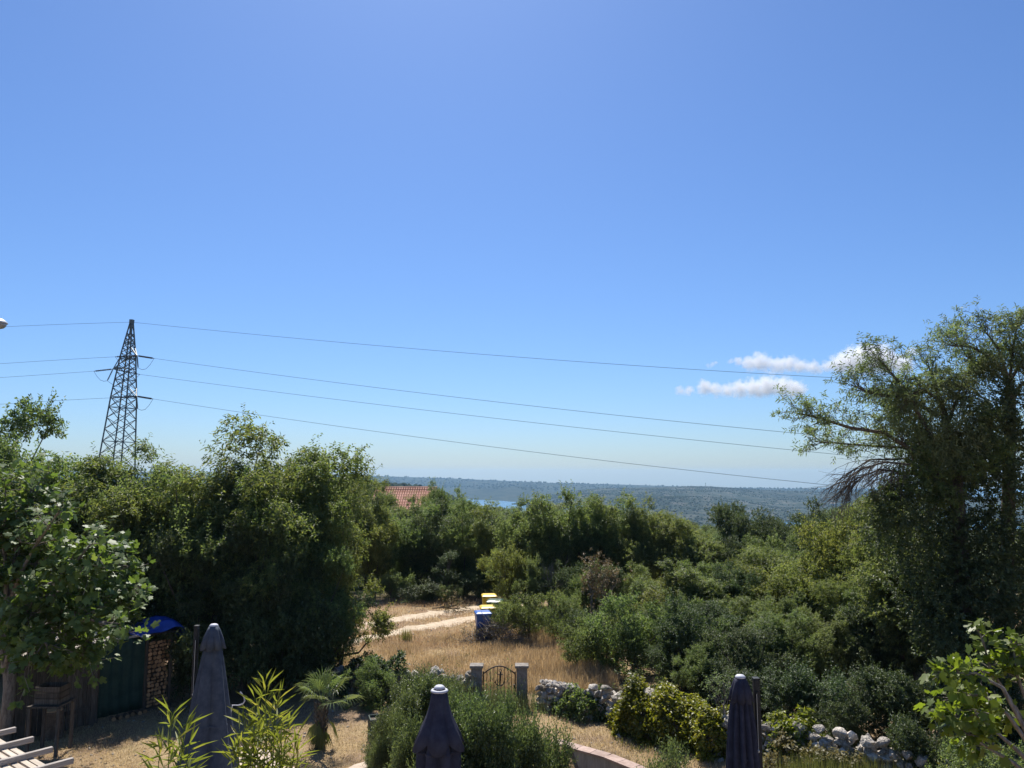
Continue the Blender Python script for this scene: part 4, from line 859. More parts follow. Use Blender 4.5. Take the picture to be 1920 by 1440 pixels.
bamboo(500, [(497, 1278, 0), (478, 1310, .15), (520, 1308, .2), (450, 1372, -.1), (540, 1350, .25), (500, 1350, .1), (470, 1400, 0), (560, 1410, .15), (525, 1390, -.1), (460, 1345, .1), (555, 1375, .1), (440, 1405, .15), (485, 1375, -.15), (515, 1335, .1)], 5.2, 'larger yellow-green bamboo clump between slate parasol and palm', 2)

# ---- grass: nobody could count it
g = np.random.default_rng(50)
def scatter(n, px, py, seed):
    gg = np.random.default_rng(seed); a = gg.uniform(*px, n); c = gg.uniform(*py, n); dz = cos(PITCH) * ((720 - c) / FPX) + sin(PITCH); dy = cos(PITCH) - sin(PITCH) * ((720 - c) / FPX); t = -CAMZ / dz
    return np.stack([(a - 960) / FPX * t, dy * t, np.zeros(n)], 1)
def clear_of_track(p):
    ok = np.ones(len(p), bool)
    for line, hw in ((((702, 1170), (790, 1154), (890, 1139), (940, 1128)), .44), (((560, 1228), (665, 1203), (765, 1182), (890, 1159), (950, 1144)), .38)):
        L = [G(*q) for q in line]
        for a, c in zip(L, L[1:]):
            A = np.array(a[:2]); B = np.array(c[:2]); d = B - A; t = np.clip(((p[:, :2] - A) @ d) / (d @ d), 0, 1); ok &= np.linalg.norm(p[:, :2] - (A + t[:, None] * d), axis=1) > hw
    return ok
p = scatter(60000, (640, 1160), (1185, 1300), 51); p = p[(p[:, 1] > 22.0 + np.maximum(0, -p[:, 0]) * .18 - np.maximum(0, p[:, 0]) * .55) & clear_of_track(p)]
hh = .12 + .26 * np.clip((p[:, 0] + 2.0) / 4, 0, 1) + .12 * np.sin(p[:, 0] * 2) * np.cos(p[:, 1] * 1.7)
o = blades(np.random.default_rng(52), p, np.maximum(.06, hh * g.uniform(.4, 1.3, len(p))), .005, .5, 'straw', 'meadow_grass'); tag(o, 'tall dry straw-coloured grass beyond the wall', 'grass', kind='stuff')
p = scatter(26000, (640, 960), (1115, 1215), 53); p = p[clear_of_track(p)]
o = blades(np.random.default_rng(54), p, g.uniform(.03, .16, len(p)), .006, .7, 'straw', 'track_grass'); tag(o, 'short dry grass along the dirt track', 'grass', kind='stuff')
p = scatter(120000, (-40, 1700), (1255, 1450), 55); sel = np.array([gz(a, b_) > -.2 for a, b_ in p[:, :2]]); p = p[sel & (p[:, 1] < 21.6 - np.maximum(0, p[:, 0] - .6) * .72)]
o = blades(np.random.default_rng(56), p, g.uniform(.012, .06, len(p)) * (1 + .8 * (p[:, 0] > 1)), .005, .9, 'straw', 'lawn_grass'); tag(o, 'short parched grass of the garden lawn', 'grass', kind='stuff')

g = np.random.default_rng(80); p = scatter(700, (100, 1700), (1260, 1448), 81); p = p[(p[:, 1] < 21.4 - np.maximum(0, p[:, 0] - .6) * .72) & np.array([gz(a, b_) > -.2 for a, b_ in p[:, :2]])]; q = scatter(500, (640, 960), (1125, 1215), 82); p = np.concatenate([p, q]); b = MB(); rr = random.Random(83)
for x, y, _ in p:
    r_ = rr.uniform(.012, .045); b.lathe([(r_ * .6, -.2 * r_), (r_, .15 * r_), (r_ * .7, .6 * r_), (r_ * .2, .75 * r_)], 5, (x, y, gz(x, y)), True, lambda a, i: (1 + .25 * sin(a * 2 + r_ * 400), 0))
tag(b.build('pebbles', M['stone']), 'small loose pebbles scattered over the dry lawn and track', 'pebbles', kind='stuff')
cl = scatter(46, (560, 1420), (1195, 1448), 84); cl = cl[np.array([gz(a, b_) > -.2 for a, b_ in cl[:, :2]])]; p = np.repeat(cl, 42, 0); p[:, :2] += g.normal(size=(len(p), 2)) * .10
o = blades(g, p, g.uniform(.04, .17, len(p)), .006, .7, 'weed', 'lawn_weeds'); tag(o, 'low green weeds sprouting in the dry lawn and meadow', 'weeds', kind='stuff')
# ------------------------------------------------------------------ house with red tiled roof
HD = 77; r0 = P(712, 915, HD); r1 = P(812, 921, HD)
zr = r0.z; house = thing('house', (r0.x, HD, gz(r0.x, HD)), 'house whose red tiled roof shows above the trees', 'house'); hb = house.location
W = (r1.x - r0.x) + .3; x0 = 0; zt = zr - hb.z; fall = 2.6; run = 4.2
b = MB(); b.box((W / 2 - .1, 0, (zt - fall) / 2), (W - .6, 2 * run - .8, zt - fall)); b.build('wall', M['render_wall'], house)
for sx in (1.2, 3.4):
    wn = MB(); wn.box((sx, -run + .38, (zt - fall) * .55), (.9, .1, 1.1)); wo = wn.build('window', M['lamp_glass'], house)
    fr = MB(); fr.box((sx, -run + .35, (zt - fall) * .55 + .6), (1.1, .14, .1)); fr.box((sx, -run + .35, (zt - fall) * .55 - .6), (1.1, .14, .1)); fr.build('frame', M['capwhite'], wo)
rf = MB(); rf.add([(-.6, -run, zt - fall), (W + .4, -run, zt - fall), (W, 0, zt - .05), (0, 0, zt - .05), (W + .4, run, zt - fall), (-.6, run, zt - fall)], [(0, 1, 2, 3), (3, 2, 4, 5), (0, 3, 5), (1, 4, 2)]); roof = rf.build('roof', M['tile'], house)
tl = MB(); nrow = int(W / .235)
for i in range(nrow + 3):
    x = -.3 + i * .235
    for j in range(11):
        t0, t1 = j / 11, (j + 1) / 11; sh = -.0
        a = Vector((x, -.02 - run * t0, zt - fall * t0 + .035)); c = Vector((x, -.02 - run * t1, zt - fall * t1 + .065)); V = []
        for q, rd in ((a, .075), (c, .095)):
            for k in range(4):
                an = pi * k / 3; V.append(q + Vector((cos(an) * rd, 0, sin(an) * rd)))
        tl.add(V, [(k, k + 1, k + 5, k + 4) for k in range(3)])
tag(tl.build('roof_tiles', M['tile'], roof), kind='stuff')
rd = MB(); rd.tube([(-.1, 0, zt + .03), (W + .1, 0, zt + .03)], .12, 8); rd.build('ridge', M['tile'], roof)

# ------------------------------------------------------------------ pylon and its lines
PD = 110.0; ptop = P(247, 604, PD); pb = Vector((ptop.x, PD, gz(ptop.x, PD) - .3)); PH = ptop.z - pb.z
PROT = Matrix.Rotation(R(2.6), 3, 'Y') @ Matrix.Rotation(R(-5), 3, 'Z'); pb = ptop - PROT @ Vector((0, 0, PH))
pyl = thing('pylon', pb, 'steel lattice power pylon rising above the left trees', 'pylon'); pyl.rotation_euler = PROT.to_euler()
def pw(z):                                  # half width of the tower at height z
    return interp([(0, 2.3), (PH * .40, 1.66), (PH * .67, 1.2), (PH * .86, .68), (PH, .14)], z)
def corner(k, z):
    s = pw(z); return Vector(((-1, 1, 1, -1)[k] * s, (-1, -1, 1, 1)[k] * s, z))
levels = [0]
while levels[-1] < PH - 1.2: levels.append(levels[-1] + max(.75, pw(levels[-1]) * 1.12))
levels[-1] = PH
for k in range(4):
    b = MB()
    for z0, z1 in zip(levels, levels[1:]): b.bar(corner(k, z0), corner(k, z1), .17)
    b.build('leg', M['steel'], pyl)
for k in range(4):
    b = MB()
    for i, (z0, z1) in enumerate(zip(levels, levels[1:])):
        b.bar(corner(k, z0), corner((k + 1) % 4, z1), .075); b.bar(corner((k + 1) % 4, z0), corner(k, z1), .075)
        if i % 3 == 0: b.bar(corner(k, z1), corner((k + 1) % 4, z1), .08)
    b.build('bracing', M['steel'], pyl)
b = MB(); b.box((0, 0, PH + .1), (.5, .5, .55)); b.build('peak', M['steel'], pyl)
# the three arms: world direction seen from here, taken into the tower's frame
def loc_of(v): return PROT.transposed() @ (v - pb)
def zat(py): return P(240, py, PD).z
arms = []
for py, tx, ty, yy in ((667, 257, 667, -2.2), (697, 212, 692, 2.0), (745, 256, 743, -2.4)):
    tip = P(tx, ty, PD + yy); arms.append(tip); lt = loc_of(tip); b = MB(); z = lt.z
    kk = sorted(range(4), key=lambda k: (corner(k, z) - lt).length)[:2]
    for k in kk:
        b.bar(corner(k, z + .1), lt, .13); b.bar(corner(k, z + 1.5), lt, .10); b.bar(corner(k, z - .05), corner((k + 2) % 4, z - .05), .12)
    for q in (.35, .68): b.bar(corner(kk[0], z).lerp(lt, q), corner(kk[1], z).lerp(lt, q), .08)
    b.build('crossarm', M['steel'], pyl)
def insul(a, c, parent):
    mb = MB(); a, c = loc_of(a), loc_of(c); n = 13; q = (c - a).normalized(); mb.tube([a, c], .05, 6)
    for i in range(n):
        m = a.lerp(c, .12 + .76 * i / (n - 1)); mb.tube([m - q * .02, m, m + q * .05], [.07, .14, .07], 8)
    mb.build('insulator', M['insulator'], parent)
def wire_px(name, x0, y0, pts, plan0, plan1, label, group, n=40, r=.02):
    """overhead line: straight in plan, its sag read from three photo points"""
    xs_ = [x0] + [p[0] for p in pts]; yc = np.polyfit(xs_, [y0] + [p[1] for p in pts], 2) if len(xs_) > 2 else np.polyfit(xs_, [y0, pts[0][1]], 1)
    A, B = Vector(plan0), Vector(plan1); L = []
    for i in range(n + 1):
        t = i / n; X = A.x + (B.x - A.x) * t; Y = A.y + (B.y - A.y) * t
        # photo column of this plan point (height matters only through the tilt, refined once)
        z = 15.0
        for _ in range(4):
            dep = Y * cos(PITCH) + (z - CAMZ) * sin(PITCH); px = 960 + FPX * X / dep; z = CAMZ + (ray(px, float(np.polyval(yc, px))).z / ray(px, float(np.polyval(yc, px))).y) * Y
        L.append(Vector((X, Y, z)))
    o = MB(); o.tube([q - L[0] for q in L], r, 4, False); o = o.build(name, M['wire'], loc=L[0]); tag(o, label, 'cable', group); return L
def plan_at(px, D): return (P(px, 700, D).x, D)
RW = [(247, 604, [(900, 664), (1560, 708)], 'thin top earth wire running right from the pylon peak', arms[0] * 0 + ptop),
      (289, 672, [(900, 750), (1490, 812)], 'power line running right from the upper pylon arm', arms[0]),
      (262, 702, [(900, 781), (1570, 852)], 'power line running right from the middle pylon arm', arms[1]),
      (287, 748, [(940, 840), (1560, 910)], 'lowest power line running right from the pylon', arms[2])]
starts = []
for i, (x, y, pts, lb, at) in enumerate(RW):
    s = P(x, y, at.y - .9); L = wire_px('power_line', x, y, pts, (s.x, s.y), plan_at(2350, 67 + (at.y - PD)), lb, None); starts.append(L[0])
LW = [(247, 604, [(120, 608), (0, 613)], 'thin top earth wire running left from the pylon peak'), (216, 669, [(110, 675), (0, 682)], 'power line running left from the upper pylon arm'),
      (176, 696, [(90, 702), (0, 708)], 'power line running left from the middle pylon arm'), (208, 746, [(110, 751), (0, 758)], 'lowest power line running left from the pylon')]
lst = []
for i, (x, y, pts, lb) in enumerate(LW):
    at = ptop if i == 0 else arms[i - 1]; s = P(x, y, at.y + .3); L = wire_px('power_line', x, y, pts, (s.x, s.y), plan_at(-420, 122 + (at.y - PD)), lb, None, 20); lst.append(L[0])
for i in (1, 2, 3):
    a = arms[i - 1]; insul(a, starts[i], pyl); insul(a, lst[i], pyl)
    hg = a + Vector((.25 if i != 2 else -.75, 0, -1.75)); insul(a, hg, pyl)
    mb = MB(); pts = [lst[i].lerp(hg, t) + Vector((0, 0, -.9 * sin(pi * t) * (lst[i] - hg).length * .25)) for t in (0, .25, .5, .75, 1)] + [hg.lerp(starts[i], t) + Vector((0, 0, -1.1 * sin(pi * t) * (starts[i] - hg).length * .25)) for t in (.25, .5, .75, 1)]
    mb.tube([loc_of(q) for q in pts], .03, 4, False); mb.build('jumper_loop', M['wire'], pyl)

# ------------------------------------------------------------------ street lamp at the left edge
LD = 14.0; lh = P(-8, 606, LD); lp = thing('street_lamp', (lh.x - 1.3, LD, 0), 'rounded pale street lamp head poking in at the left edge', 'street lamp'); q = lh - lp.location
b = MB(); b.tube([(0, 0, 0), (0, 0, q.z - .35), (.1, 0, q.z - .1), (.5, 0, q.z + .02), (q.x - .1, 0, q.z + .02)], [.08, .055, .05, .04, .035], 10); b.build('pole', M['steel'], lp, True)
def shell(s, flip): return [(.012, s * .10), (.09, s * .09), (.15, s * .055), (.185, s * .02), (.19, .0)][::flip]
b = MB(); b.lathe([(.195, .0), (.19, .02), (.155, .055), (.11, .085), (.05, .10), (.005, .104)], 24, q); b.build('lamp_cover', M['lamp_shell'], lp, True)
b = MB(); b.lathe([(.005, -.105), (.08, -.10), (.13, -.085), (.165, -.05), (.185, -.004)], 24, q); b.build('lamp_bowl', M['lamp_glass'], lp, True)

# ------------------------------------------------------------------ dry-stone walls, gate and pillars
def stone_mesh(seed):
    bm = bmesh.new(); bmesh.ops.create_icosphere(bm, subdivisions=2 if seed > 7 else 1, radius=1); g = random.Random(seed); cuts = [(Vector((g.gauss(0, 1), g.gauss(0, 1), g.gauss(0, 1))).normalized(), g.uniform(.42, .8)) for _ in range(11)]
    for v in bm.verts:
        v.co *= 1.1 if seed < 8 else g.uniform(1.05, 1.12)
        for n_, d in cuts:
            e = v.co.dot(n_) - d
            if e > 0: v.co -= n_ * e
    me = bpy.data.meshes.new('stone'); bm.to_mesh(me); bm.free(); me.materials.append(M['stone']); me.polygons.foreach_set('use_smooth', [seed > 7] * len(me.polygons)); return me
STONES = [stone_mesh(i) for i in range(8)]; BOULDERS = [stone_mesh(i) for i in range(8, 14)]
def put_stone(parent, pos, s, g, name='stone'):
    o = link(name, g.choice(STONES), parent); o.location = pos; o.scale = (s * g.uniform(.85, 1.35), s * g.uniform(.75, 1.1), s * g.uniform(.55, .85)); o.rotation_euler = (g.uniform(-.3, .3), g.uniform(-.3, .3), g.uniform(0, 6.28)); return o
def dry_wall(line, h, label, seed, size=.12, hfun=None):
    """courses of rough stones; the 300 that show most are parts, the rest one mass"""
    g = random.Random(seed); L = [Vector((x, y, 0)) for x, y in line]; base = sum(L, Vector()) / len(L); w_ = thing('stone_wall', base, label, 'wall'); seg = [(a, c, (c - a).length) for a, c in zip(L, L[1:])]; tot = sum(x[2] for x in seg); put = []
    def at(u):
        for a, c, l in seg:
            if u <= l: return a + (c - a) * (u / l), (c - a).normalized()
            u -= l
        return L[-1], (L[-1] - L[-2]).normalized()
    z = size * .4; row = 0
    while z < 1.2:
        u = g.uniform(0, size)
        while u < tot:
            sz = size * g.uniform(.65, 1.45); p, t = at(u); s = Vector((t.y, -t.x, 0)); hh = hfun(p) if hfun else h
            if z < hh * g.uniform(.88, 1.1):
                top = z > hh - size * 2
                for k, side in enumerate((1, 0, -1)):
                    q = p + s * (side * (.2 - .12 * z) + g.uniform(-.03, .03)); pos = Vector((q.x, q.y, z + g.uniform(-.03, .03))) - base
                    put.append((-(2 if k == 0 else (1 if top else 0)) - (1 if top else 0) - sz, pos, sz))
            u += sz * 1.55
        z += size * 1.15; row += 1
    put.sort(key=lambda a: a[0]); rest = MB()
    for i, (_, pos, sz) in enumerate(put):
        if i < 296: put_stone(w_, pos, sz, g)
        else:
            me = g.choice(STONES); m = Matrix.LocRotScale(pos, Matrix.Rotation(g.uniform(0, 6), 3, 'Z').to_quaternion(), Vector((sz * 1.1, sz * .95, sz * .8))); rest.add([m @ v.co for v in me.vertices], [tuple(p_.vertices) for p_ in me.polygons])
    if rest.V: tag(rest.build('wall_core', M['stone'], w_), kind='stuff')
    return w_
dry_wall(WR, .75, 'long dry-stone wall running right from the gate', 1, .125, lambda p: interp([(0, .62), (3, .72), (5, .85), (6.5, .92), (7.5, .85), (9, .65), (12, .5)], p.x))
dry_wall(WL, .72, 'dry-stone wall running left from the gate', 2, .125)
# larger loose stones
g = random.Random(12)
def on_wall(px):                        # wall point seen at photo column px, and its top
    best = None
    for (x0_, y0_), (x1_, y1_) in zip(WR, WR[1:]):
        for k in range(20):
            t = k / 20; x = x0_ + (x1_ - x0_) * t; y = y0_ + (y1_ - y0_) * t; e = abs(960 + FPX * x / (y * cos(PITCH) - (CAMZ - .8) * sin(PITCH)) - px)
            if best is None or e < best[0]: best = (e, x, y)
    return Vector((best[1], best[2], interp([(0, .62), (3, .72), (5, .85), (6.5, .92), (7.5, .85), (9, .65), (12, .5)], best[1])))
for px, s, lb in ((1214, .25, 'big pale boulder on the wall, right of two smaller boulders'), (1138, .19, 'pale boulder leaning on the wall, middle of three'), (1110, .15, 'small pale boulder on the wall, nearest the gate of three'),
                  (1575, .19, 'rounded pale boulder on the wall right of the navy parasol'), (1535, .15, 'smaller rounded boulder on the wall next to the navy parasol post'), (1655, .17, 'pale boulder low on the wall end at lower right'), (1495, .13, 'small brown stone atop the wall right of the navy parasol')):
    o = link('boulder', BOULDERS[int(px) % 6]); o.location = on_wall(px) + Vector((0, -.05, s * .35)); o.scale = (s * 1.2, s * .95, s * .72); o.rotation_euler = (g.uniform(-.3, .3), g.uniform(-.3, .3), g.uniform(0, 6)); tag(o, lb, 'stone')
for px, py, s in ((1168, 1378, .13), (1182, 1372, .11), (1212, 1374, .14), (1224, 1382, .10), (1160, 1384, .10), (1202, 1388, .09)):
    p = G(px, py); o = put_stone(None, p + Vector((0, 0, s * .3)), s, g, 'ring_stone'); tag(o, 'small grey stone in the ring round the young sapling', 'stone', 'stones round the sapling')
for px, py, s in ((1050, 1320, .11), (1078, 1322, .14), (1100, 1334, .13), (1026, 1317, .09), (1122, 1330, .1), (1345, 1418, .1), (1330, 1412, .08), (1352, 1428, .1)):
    p = G(px, py); o = put_stone(None, p + Vector((0, 0, s * .3)), s, g, 'fallen_stone'); tag(o, 'small pale stone fallen at the foot of the wall onto the lawn', 'stone', 'stones fallen from the wall')
for px, lb in ((893.5, 'square stone gate pillar left of the anchor gate'), (978.5, 'square stone gate pillar right of the anchor gate')):
    p = P(px, 1290, 21.5); t_ = thing('gate_pillar', (p.x, 21.5, 0), lb, 'pillar'); b = MB(); b.box((0, 0, .49), (.29, .29, .98)); b.build('shaft', M['pillar'], t_, bevel=.012)
    b = MB(); b.box((0, 0, 1.01), (.37, .37, .07)); b.build('cap', M['pillar'], t_, bevel=.015)
xa = P(906, 1290, 21.5).x; xb = P(966, 1290, 21.5).x; gw = xb - xa; gate = thing('garden_gate', ((xa + xb) / 2, 21.5, 0), 'arched black iron gate with an anchor between two pillars', 'gate')
def arch(x): return .80 + .20 * cos(pi * x / gw)
b = MB(); b.tube([(gw * (i / 16 - .5), 0, arch(gw * (i / 16 - .5))) for i in range(17)], .018, 8); b.build('arch_rail', M['iron'], gate)
b = MB(); b.bar((-gw / 2, 0, .08), (gw / 2, 0, .08), .03); b.build('bottom_rail', M['iron'], gate)
for s in (-1, 1):
    b = MB(); b.bar((s * gw / 2, 0, .04), (s * gw / 2, 0, .86), .034); b.build('side_post', M['iron'], gate)
for i in range(1, 9):
    x = gw * (i / 9 - .5); b = MB(); b.tube([(x, 0, .08), (x, 0, arch(x))], .009, 6); b.build('bar', M['iron'], gate)
b = MB(); b.tube([(.015, -.02, .50), (.03, -.02, .86)], .017, 6); b.tube([(.03 + .035 * cos(a), -.02, .89 + .035 * sin(a)) for a in np.linspace(0, 6.28, 13)], .008, 5); b.bar((-.05, -.02, .79), (.11, -.02, .785), .018)
b.tube([(-.105, -.02, .60), (-.085, -.02, .54), (-.04, -.02, .505), (.015, -.02, .49), (.07, -.02, .50), (.115, -.02, .535), (.135, -.02, .595)], [.006, .014, .018, .02, .018, .014, .006], 6)
for x, s in ((-.105, -1), (.135, 1)): b.add([(x - .03, -.02, .565), (x + .03, -.02, .565), (x, -.02, .63), (x, -.035, .58)], [(0, 1, 3), (1, 2, 3), (2, 0, 3), (0, 2, 1)])
b.build('anchor', M['iron'], gate)
b = MB(); b.box((gw / 2 - .03, -.03, .48), (.03, .06, .09)); b.build('latch', M['iron'], gate)

# ------------------------------------------------------------------ capped retaining wall
rb = sum(WALL_LINE, Vector()) / len(WALL_LINE); rw = thing('retaining_wall', (rb.x, rb.y, -.7), 'low curved rendered wall with terracotta cap at the bottom edge', 'wall'); o_ = rw.location
Lw = []
for a, c in zip(WALL_LINE, WALL_LINE[1:]):
    n = max(1, int((c - a).length / .3)); Lw += [a.lerp(c, i / n) for i in range(n)]
Lw.append(WALL_LINE[-1]); V = []
for i, p in enumerate(Lw):
    t = Lw[min(i + 1, len(Lw) - 1)] - Lw[max(i - 1, 0)]; t.z = 0; t.normalize(); s = Vector((t.y, -t.x, 0))
    for q, z in ((.10, -.8), (.10, .035), (-.14, .035), (-.14, -.8)): v = p + s * q; V.append((v.x - o_.x, v.y - o_.y, z - o_.z))
F = [(i * 4 + k, (i + 1) * 4 + k, (i + 1) * 4 + (k + 1) % 4, i * 4 + (k + 1) % 4) for i in range(len(Lw) - 1) for k in range(4)]; b = MB(); b.add(V, F); b.build('wall_body', M['concrete'], rw)
for a, c in zip(Lw, Lw[1:]):
    t = (c - a); ln = t.length; t.normalize(); m = (a + c) / 2; b = MB(); b.box((m.x - o_.x - t.y * -.0, m.y - o_.y, .06 - o_.z), (ln - .008, .30, .04), atan2(t.y, t.x)); b.build('cap_tile', M['cap_tile'], rw, bevel=.006)

# ------------------------------------------------------------------ wheelie bins
def wheelie_bin(px, D, wd, h, body, lid, label, rz=0., lid_open=0):
    x = P(px, 1150, D).x; o = thing('wheelie_bin', (x, D, gz(x, D)), label, 'bin', rz=rz); d = wd * 1.18
    def ring(sx, sy, z, off=0): return [(-sx / 2, -sy / 2 + off, z), (sx / 2, -sy / 2 + off, z), (sx / 2, sy / 2 + off, z), (-sx / 2, sy / 2 + off, z)]
    b = MB(); rg = [ring(wd * .78, d * .70, .04), ring(wd * .80, d * .74, h * .35), ring(wd * .95, d * .95, h * .86), ring(wd, d, h * .88), ring(wd, d, h * .93)]; V = sum(rg, []); F = [(3, 2, 1, 0)] + [(i * 4 + k, i * 4 + (k + 1) % 4, (i + 1) * 4 + (k + 1) % 4, (i + 1) * 4 + k) for i in range(4) for k in range(4)] + [(16, 17, 18, 19)]
    b.add(V, F)
    for sx in (-.2, .2): b.box((sx * wd, -d * .39, h * .45), (.03, .03, h * .6), Matrix.Rotation(.10, 3, 'X'))
    b.build('body', M[body], o, bevel=.02)
    b = MB(); b.add(ring(wd * 1.06, d * 1.06, h * .935) + ring(wd * 1.04, d * 1.02, h * .965) + ring(wd * .8, d * .75, h * 1.0), [(3, 2, 1, 0), (0, 1, 5, 4), (1, 2, 6, 5), (2, 3, 7, 6), (3, 0, 4, 7), (4, 5, 9, 8), (5, 6, 10, 9), (6, 7, 11, 10), (7, 4, 8, 11), (8, 9, 10, 11)]); lo = b.build('lid', M[lid], o, bevel=.012)
    b = MB(); b.tube([(-wd * .2, -d * .54, h * .93), (-wd * .18, -d * .6, h * .945), (wd * .18, -d * .6, h * .945), (wd * .2, -d * .54, h * .93)], .013, 6); b.build('grip', M[lid], lo)
    b = MB(); b.tube([(-wd * .42, d * .5, h * .90), (-wd * .42, d * .6, h * .91), (wd * .42, d * .6, h * .91), (wd * .42, d * .5, h * .90)], .018, 8); b.build('handle', M[body], o)
    for s in (-1, 1):
        b = MB(); b.tube([(s * wd * .36, d * .36, .10), (s * wd * .46, d * .36, .10)], .10, 16); b.build('wheel', M['tyre'], o)
    return o
wheelie_bin(905.5, 29.6, .58, 1.06, 'blue_bin', 'blue_bin', 'blue wheelie bin, nearest of the four beside the track', R(10))
wheelie_bin(914.5, 30.5, .58, 1.10, 'yellow_bin', 'yellow_bin', 'yellow bin directly behind the blue one', R(8))
wheelie_bin(928, 31.6, .62, 1.14, 'green_bin', 'green_bin', 'dark green bin, rightmost of the four', R(-4))
wheelie_bin(917, 33.0, .60, 1.16, 'yellow_bin', 'yellow_bin', 'farthest yellow bin behind the green one', R(5))

# ------------------------------------------------------------------ closed parasols
def pleats(n, amp, ph=0., grow=None):
    def f(a, i): k = amp * (grow[i] if grow else 1); return 1 + k * (abs(cos(n * (a + ph) / 2)) - .6), 0
    return f
def parasol(px, top_y, D, label, cloth, prof, npl, amp, post_dx, post_top, vent, zb=0., rz=0., grow=None, post_w=.085, twin=False, lean=0):
    """prof: (radius, metres below the top); a cantilever parasol folded against its post"""
    tp = P(px, top_y, D); o = thing('closed_parasol', (tp.x, D, zb), label, 'parasol'); H = tp.z - zb
    b = MB(); b.lathe([(r, H - d) for r, d in prof][::-1], 144, (0, 0, 0), True, pleats(npl, amp, rz, grow[::-1] if grow else None)); b.build('canopy', M[cloth], o, True)
    b = MB()
    vp, sc_amp, vn = vent; m = len(vp)
    def vm(a, i):
        t = i / (m - 1); return 1 + .30 * t * (abs(cos(vn * (a + rz + .15) / 2)) - .6), (-sc_amp * (abs(cos(vn * (a + rz + .15) / 2))) if i == m - 1 else 0)
    b.lathe([(r, H - d) for r, d in vp], 144, (0, 0, 0), False, vm); vo = b.build('vent_flap', M[cloth], o, True); sm = vo.modifiers.new('thickness', 'SOLIDIFY'); sm.thickness = .006
    b = MB(); b.lathe([(.075, H - .035), (.088, H - .02), (.085, H), (.06, H + .022), (.02, H + .03)], 24); b.build('top_cap', M['capwhite'], o, True)
    k_ = len(prof) * 5 // 9; rs, ds = prof[k_]
    def tied(a, i): f, _ = pleats(npl, amp, rz, None)(a, i); return 1 + (f - 1) * .8, .01 * sin(a * 3)
    b = MB(); b.lathe([(rs * 1.03, H - ds - .022), (rs * 1.045, H - ds), (rs * 1.02, H - ds + .022)], 96, (0, 0, 0), False, tied); b.build('tie_strap', M[cloth], o, True)
    b = MB(); b.tube([(0, 0, H - .1), (0, 0, .1 if not twin else .3)], .022, 8); b.build('centre_tube', M['post'], o)
    if post_dx:
        hx = post_dx * D / FPX; hp = P(px, post_top, D).z - zb
        b = MB(); b.box((hx, .06, hp / 2), (post_w, post_w * 1.2, hp)); po = b.build('post', M['post'], o, bevel=.012)
        b = MB(); b.box((hx, .06, hp + .012), (post_w * 1.1, post_w * 1.3, .03)); b.build('post_cap', M['post'], po, bevel=.01)
        b = MB(); b.box((hx + (-.048 if post_dx < 0 else .048) * -.2 , -.015 + .0, hp * .5), (post_w * .35, .03, hp * .86)); b.build('rail', M['post'], po)
        b = MB(); b.tube([(hx - (.03 if post_dx > 0 else -.03), -.05, hp * .92), (hx - (.032 if post_dx > 0 else -.032), -.055, hp * .58)], .004, 5); b.lathe([(.004, -.03), (.018, -.015), (.018, .01), (.004, .02)], 10, (hx - (.032 if post_dx > 0 else -.032), -.055, hp * .58)); b.build('pull_cord', M['white_rope'], o)
        b = MB(); b.bar((hx, .06, hp * .42), (hx + (.24 if post_dx > 0 else -.18), .08, hp * .36), .035); b.build('crank_handle', M['post'], po)
        b = MB(); b.box((hx, .06, .03), (.9, .9, .06)); b.build('base_plate', M['post'], o, bevel=.01)
    return o
parasol(401, 1172, 16.0, 'slate-blue closed parasol at left, tallest and widest of the three', 'slate_cloth',
        [(.07, .0), (.095, .10), (.14, .32), (.175, .5), (.225, .8), (.30, 1.3), (.38, 1.9), (.47, 2.4), (.53, 2.72), (.55, 2.86), (.50, 2.9)], 5, .42, -33, 1176,
        ([(.085, .02), (.125, .10), (.175, .24), (.235, .42)], .05, 8), rz=.55, grow=[.1, .25, .4, .5, .6, .8, 1, 1, 1, 1, 1])
parasol(1388, 1268, 13.5, 'navy closed parasol with deep pleats beside a black post at right', 'navy_cloth',
        [(.06, .0), (.085, .08), (.125, .30), (.16, .42), (.20, .8), (.235, 1.3), (.265, 1.8), (.29, 2.2), (.26, 2.3)], 11, .42, 30, 1275,
        ([(.075, .02), (.11, .08), (.15, .20), (.195, .37)], .045, 8), rz=.1, grow=[.1, .4, .7, .9, 1, 1, 1, 1, 1], post_w=.1)
parasol(824, 1288, 12.8, 'plum-coloured closed parasol with flared upper tier, in the middle', 'plum_cloth',
        [(.06, .02), (.09, .2), (.14, .5), (.2, .7), (.29, .82), (.33, .95), (.35, 1.6), (.37, 2.1), (.36, 2.3)], 8, .34, 0, 0,
        ([(.08, .02), (.125, .07), (.14, .18), (.16, .30), (.21, .46), (.29, .64), (.40, .80)], .13, 6), rz=.32, zb=.05)
b = MB(); tpp = P(824, 1288, 12.8)
po = [o for o in COL.objects if o.name.startswith('closed_parasol')][-1]; Hh = tpp.z - .05
b.lathe([(.13, Hh - .075), (.145, Hh - .06), (.13, Hh - .04), (.118, Hh - .035)], 24); b.build('collar_ring', M['capwhite'], po, True)
b = MB(); b.tube([(0, 0, -.05), (0, 0, .5)], .03, 8); b.lathe([(.36, .0), (.36, .05), (.1, .08), (.05, .3)], 24); b.build('base_plate', M['post'], po)

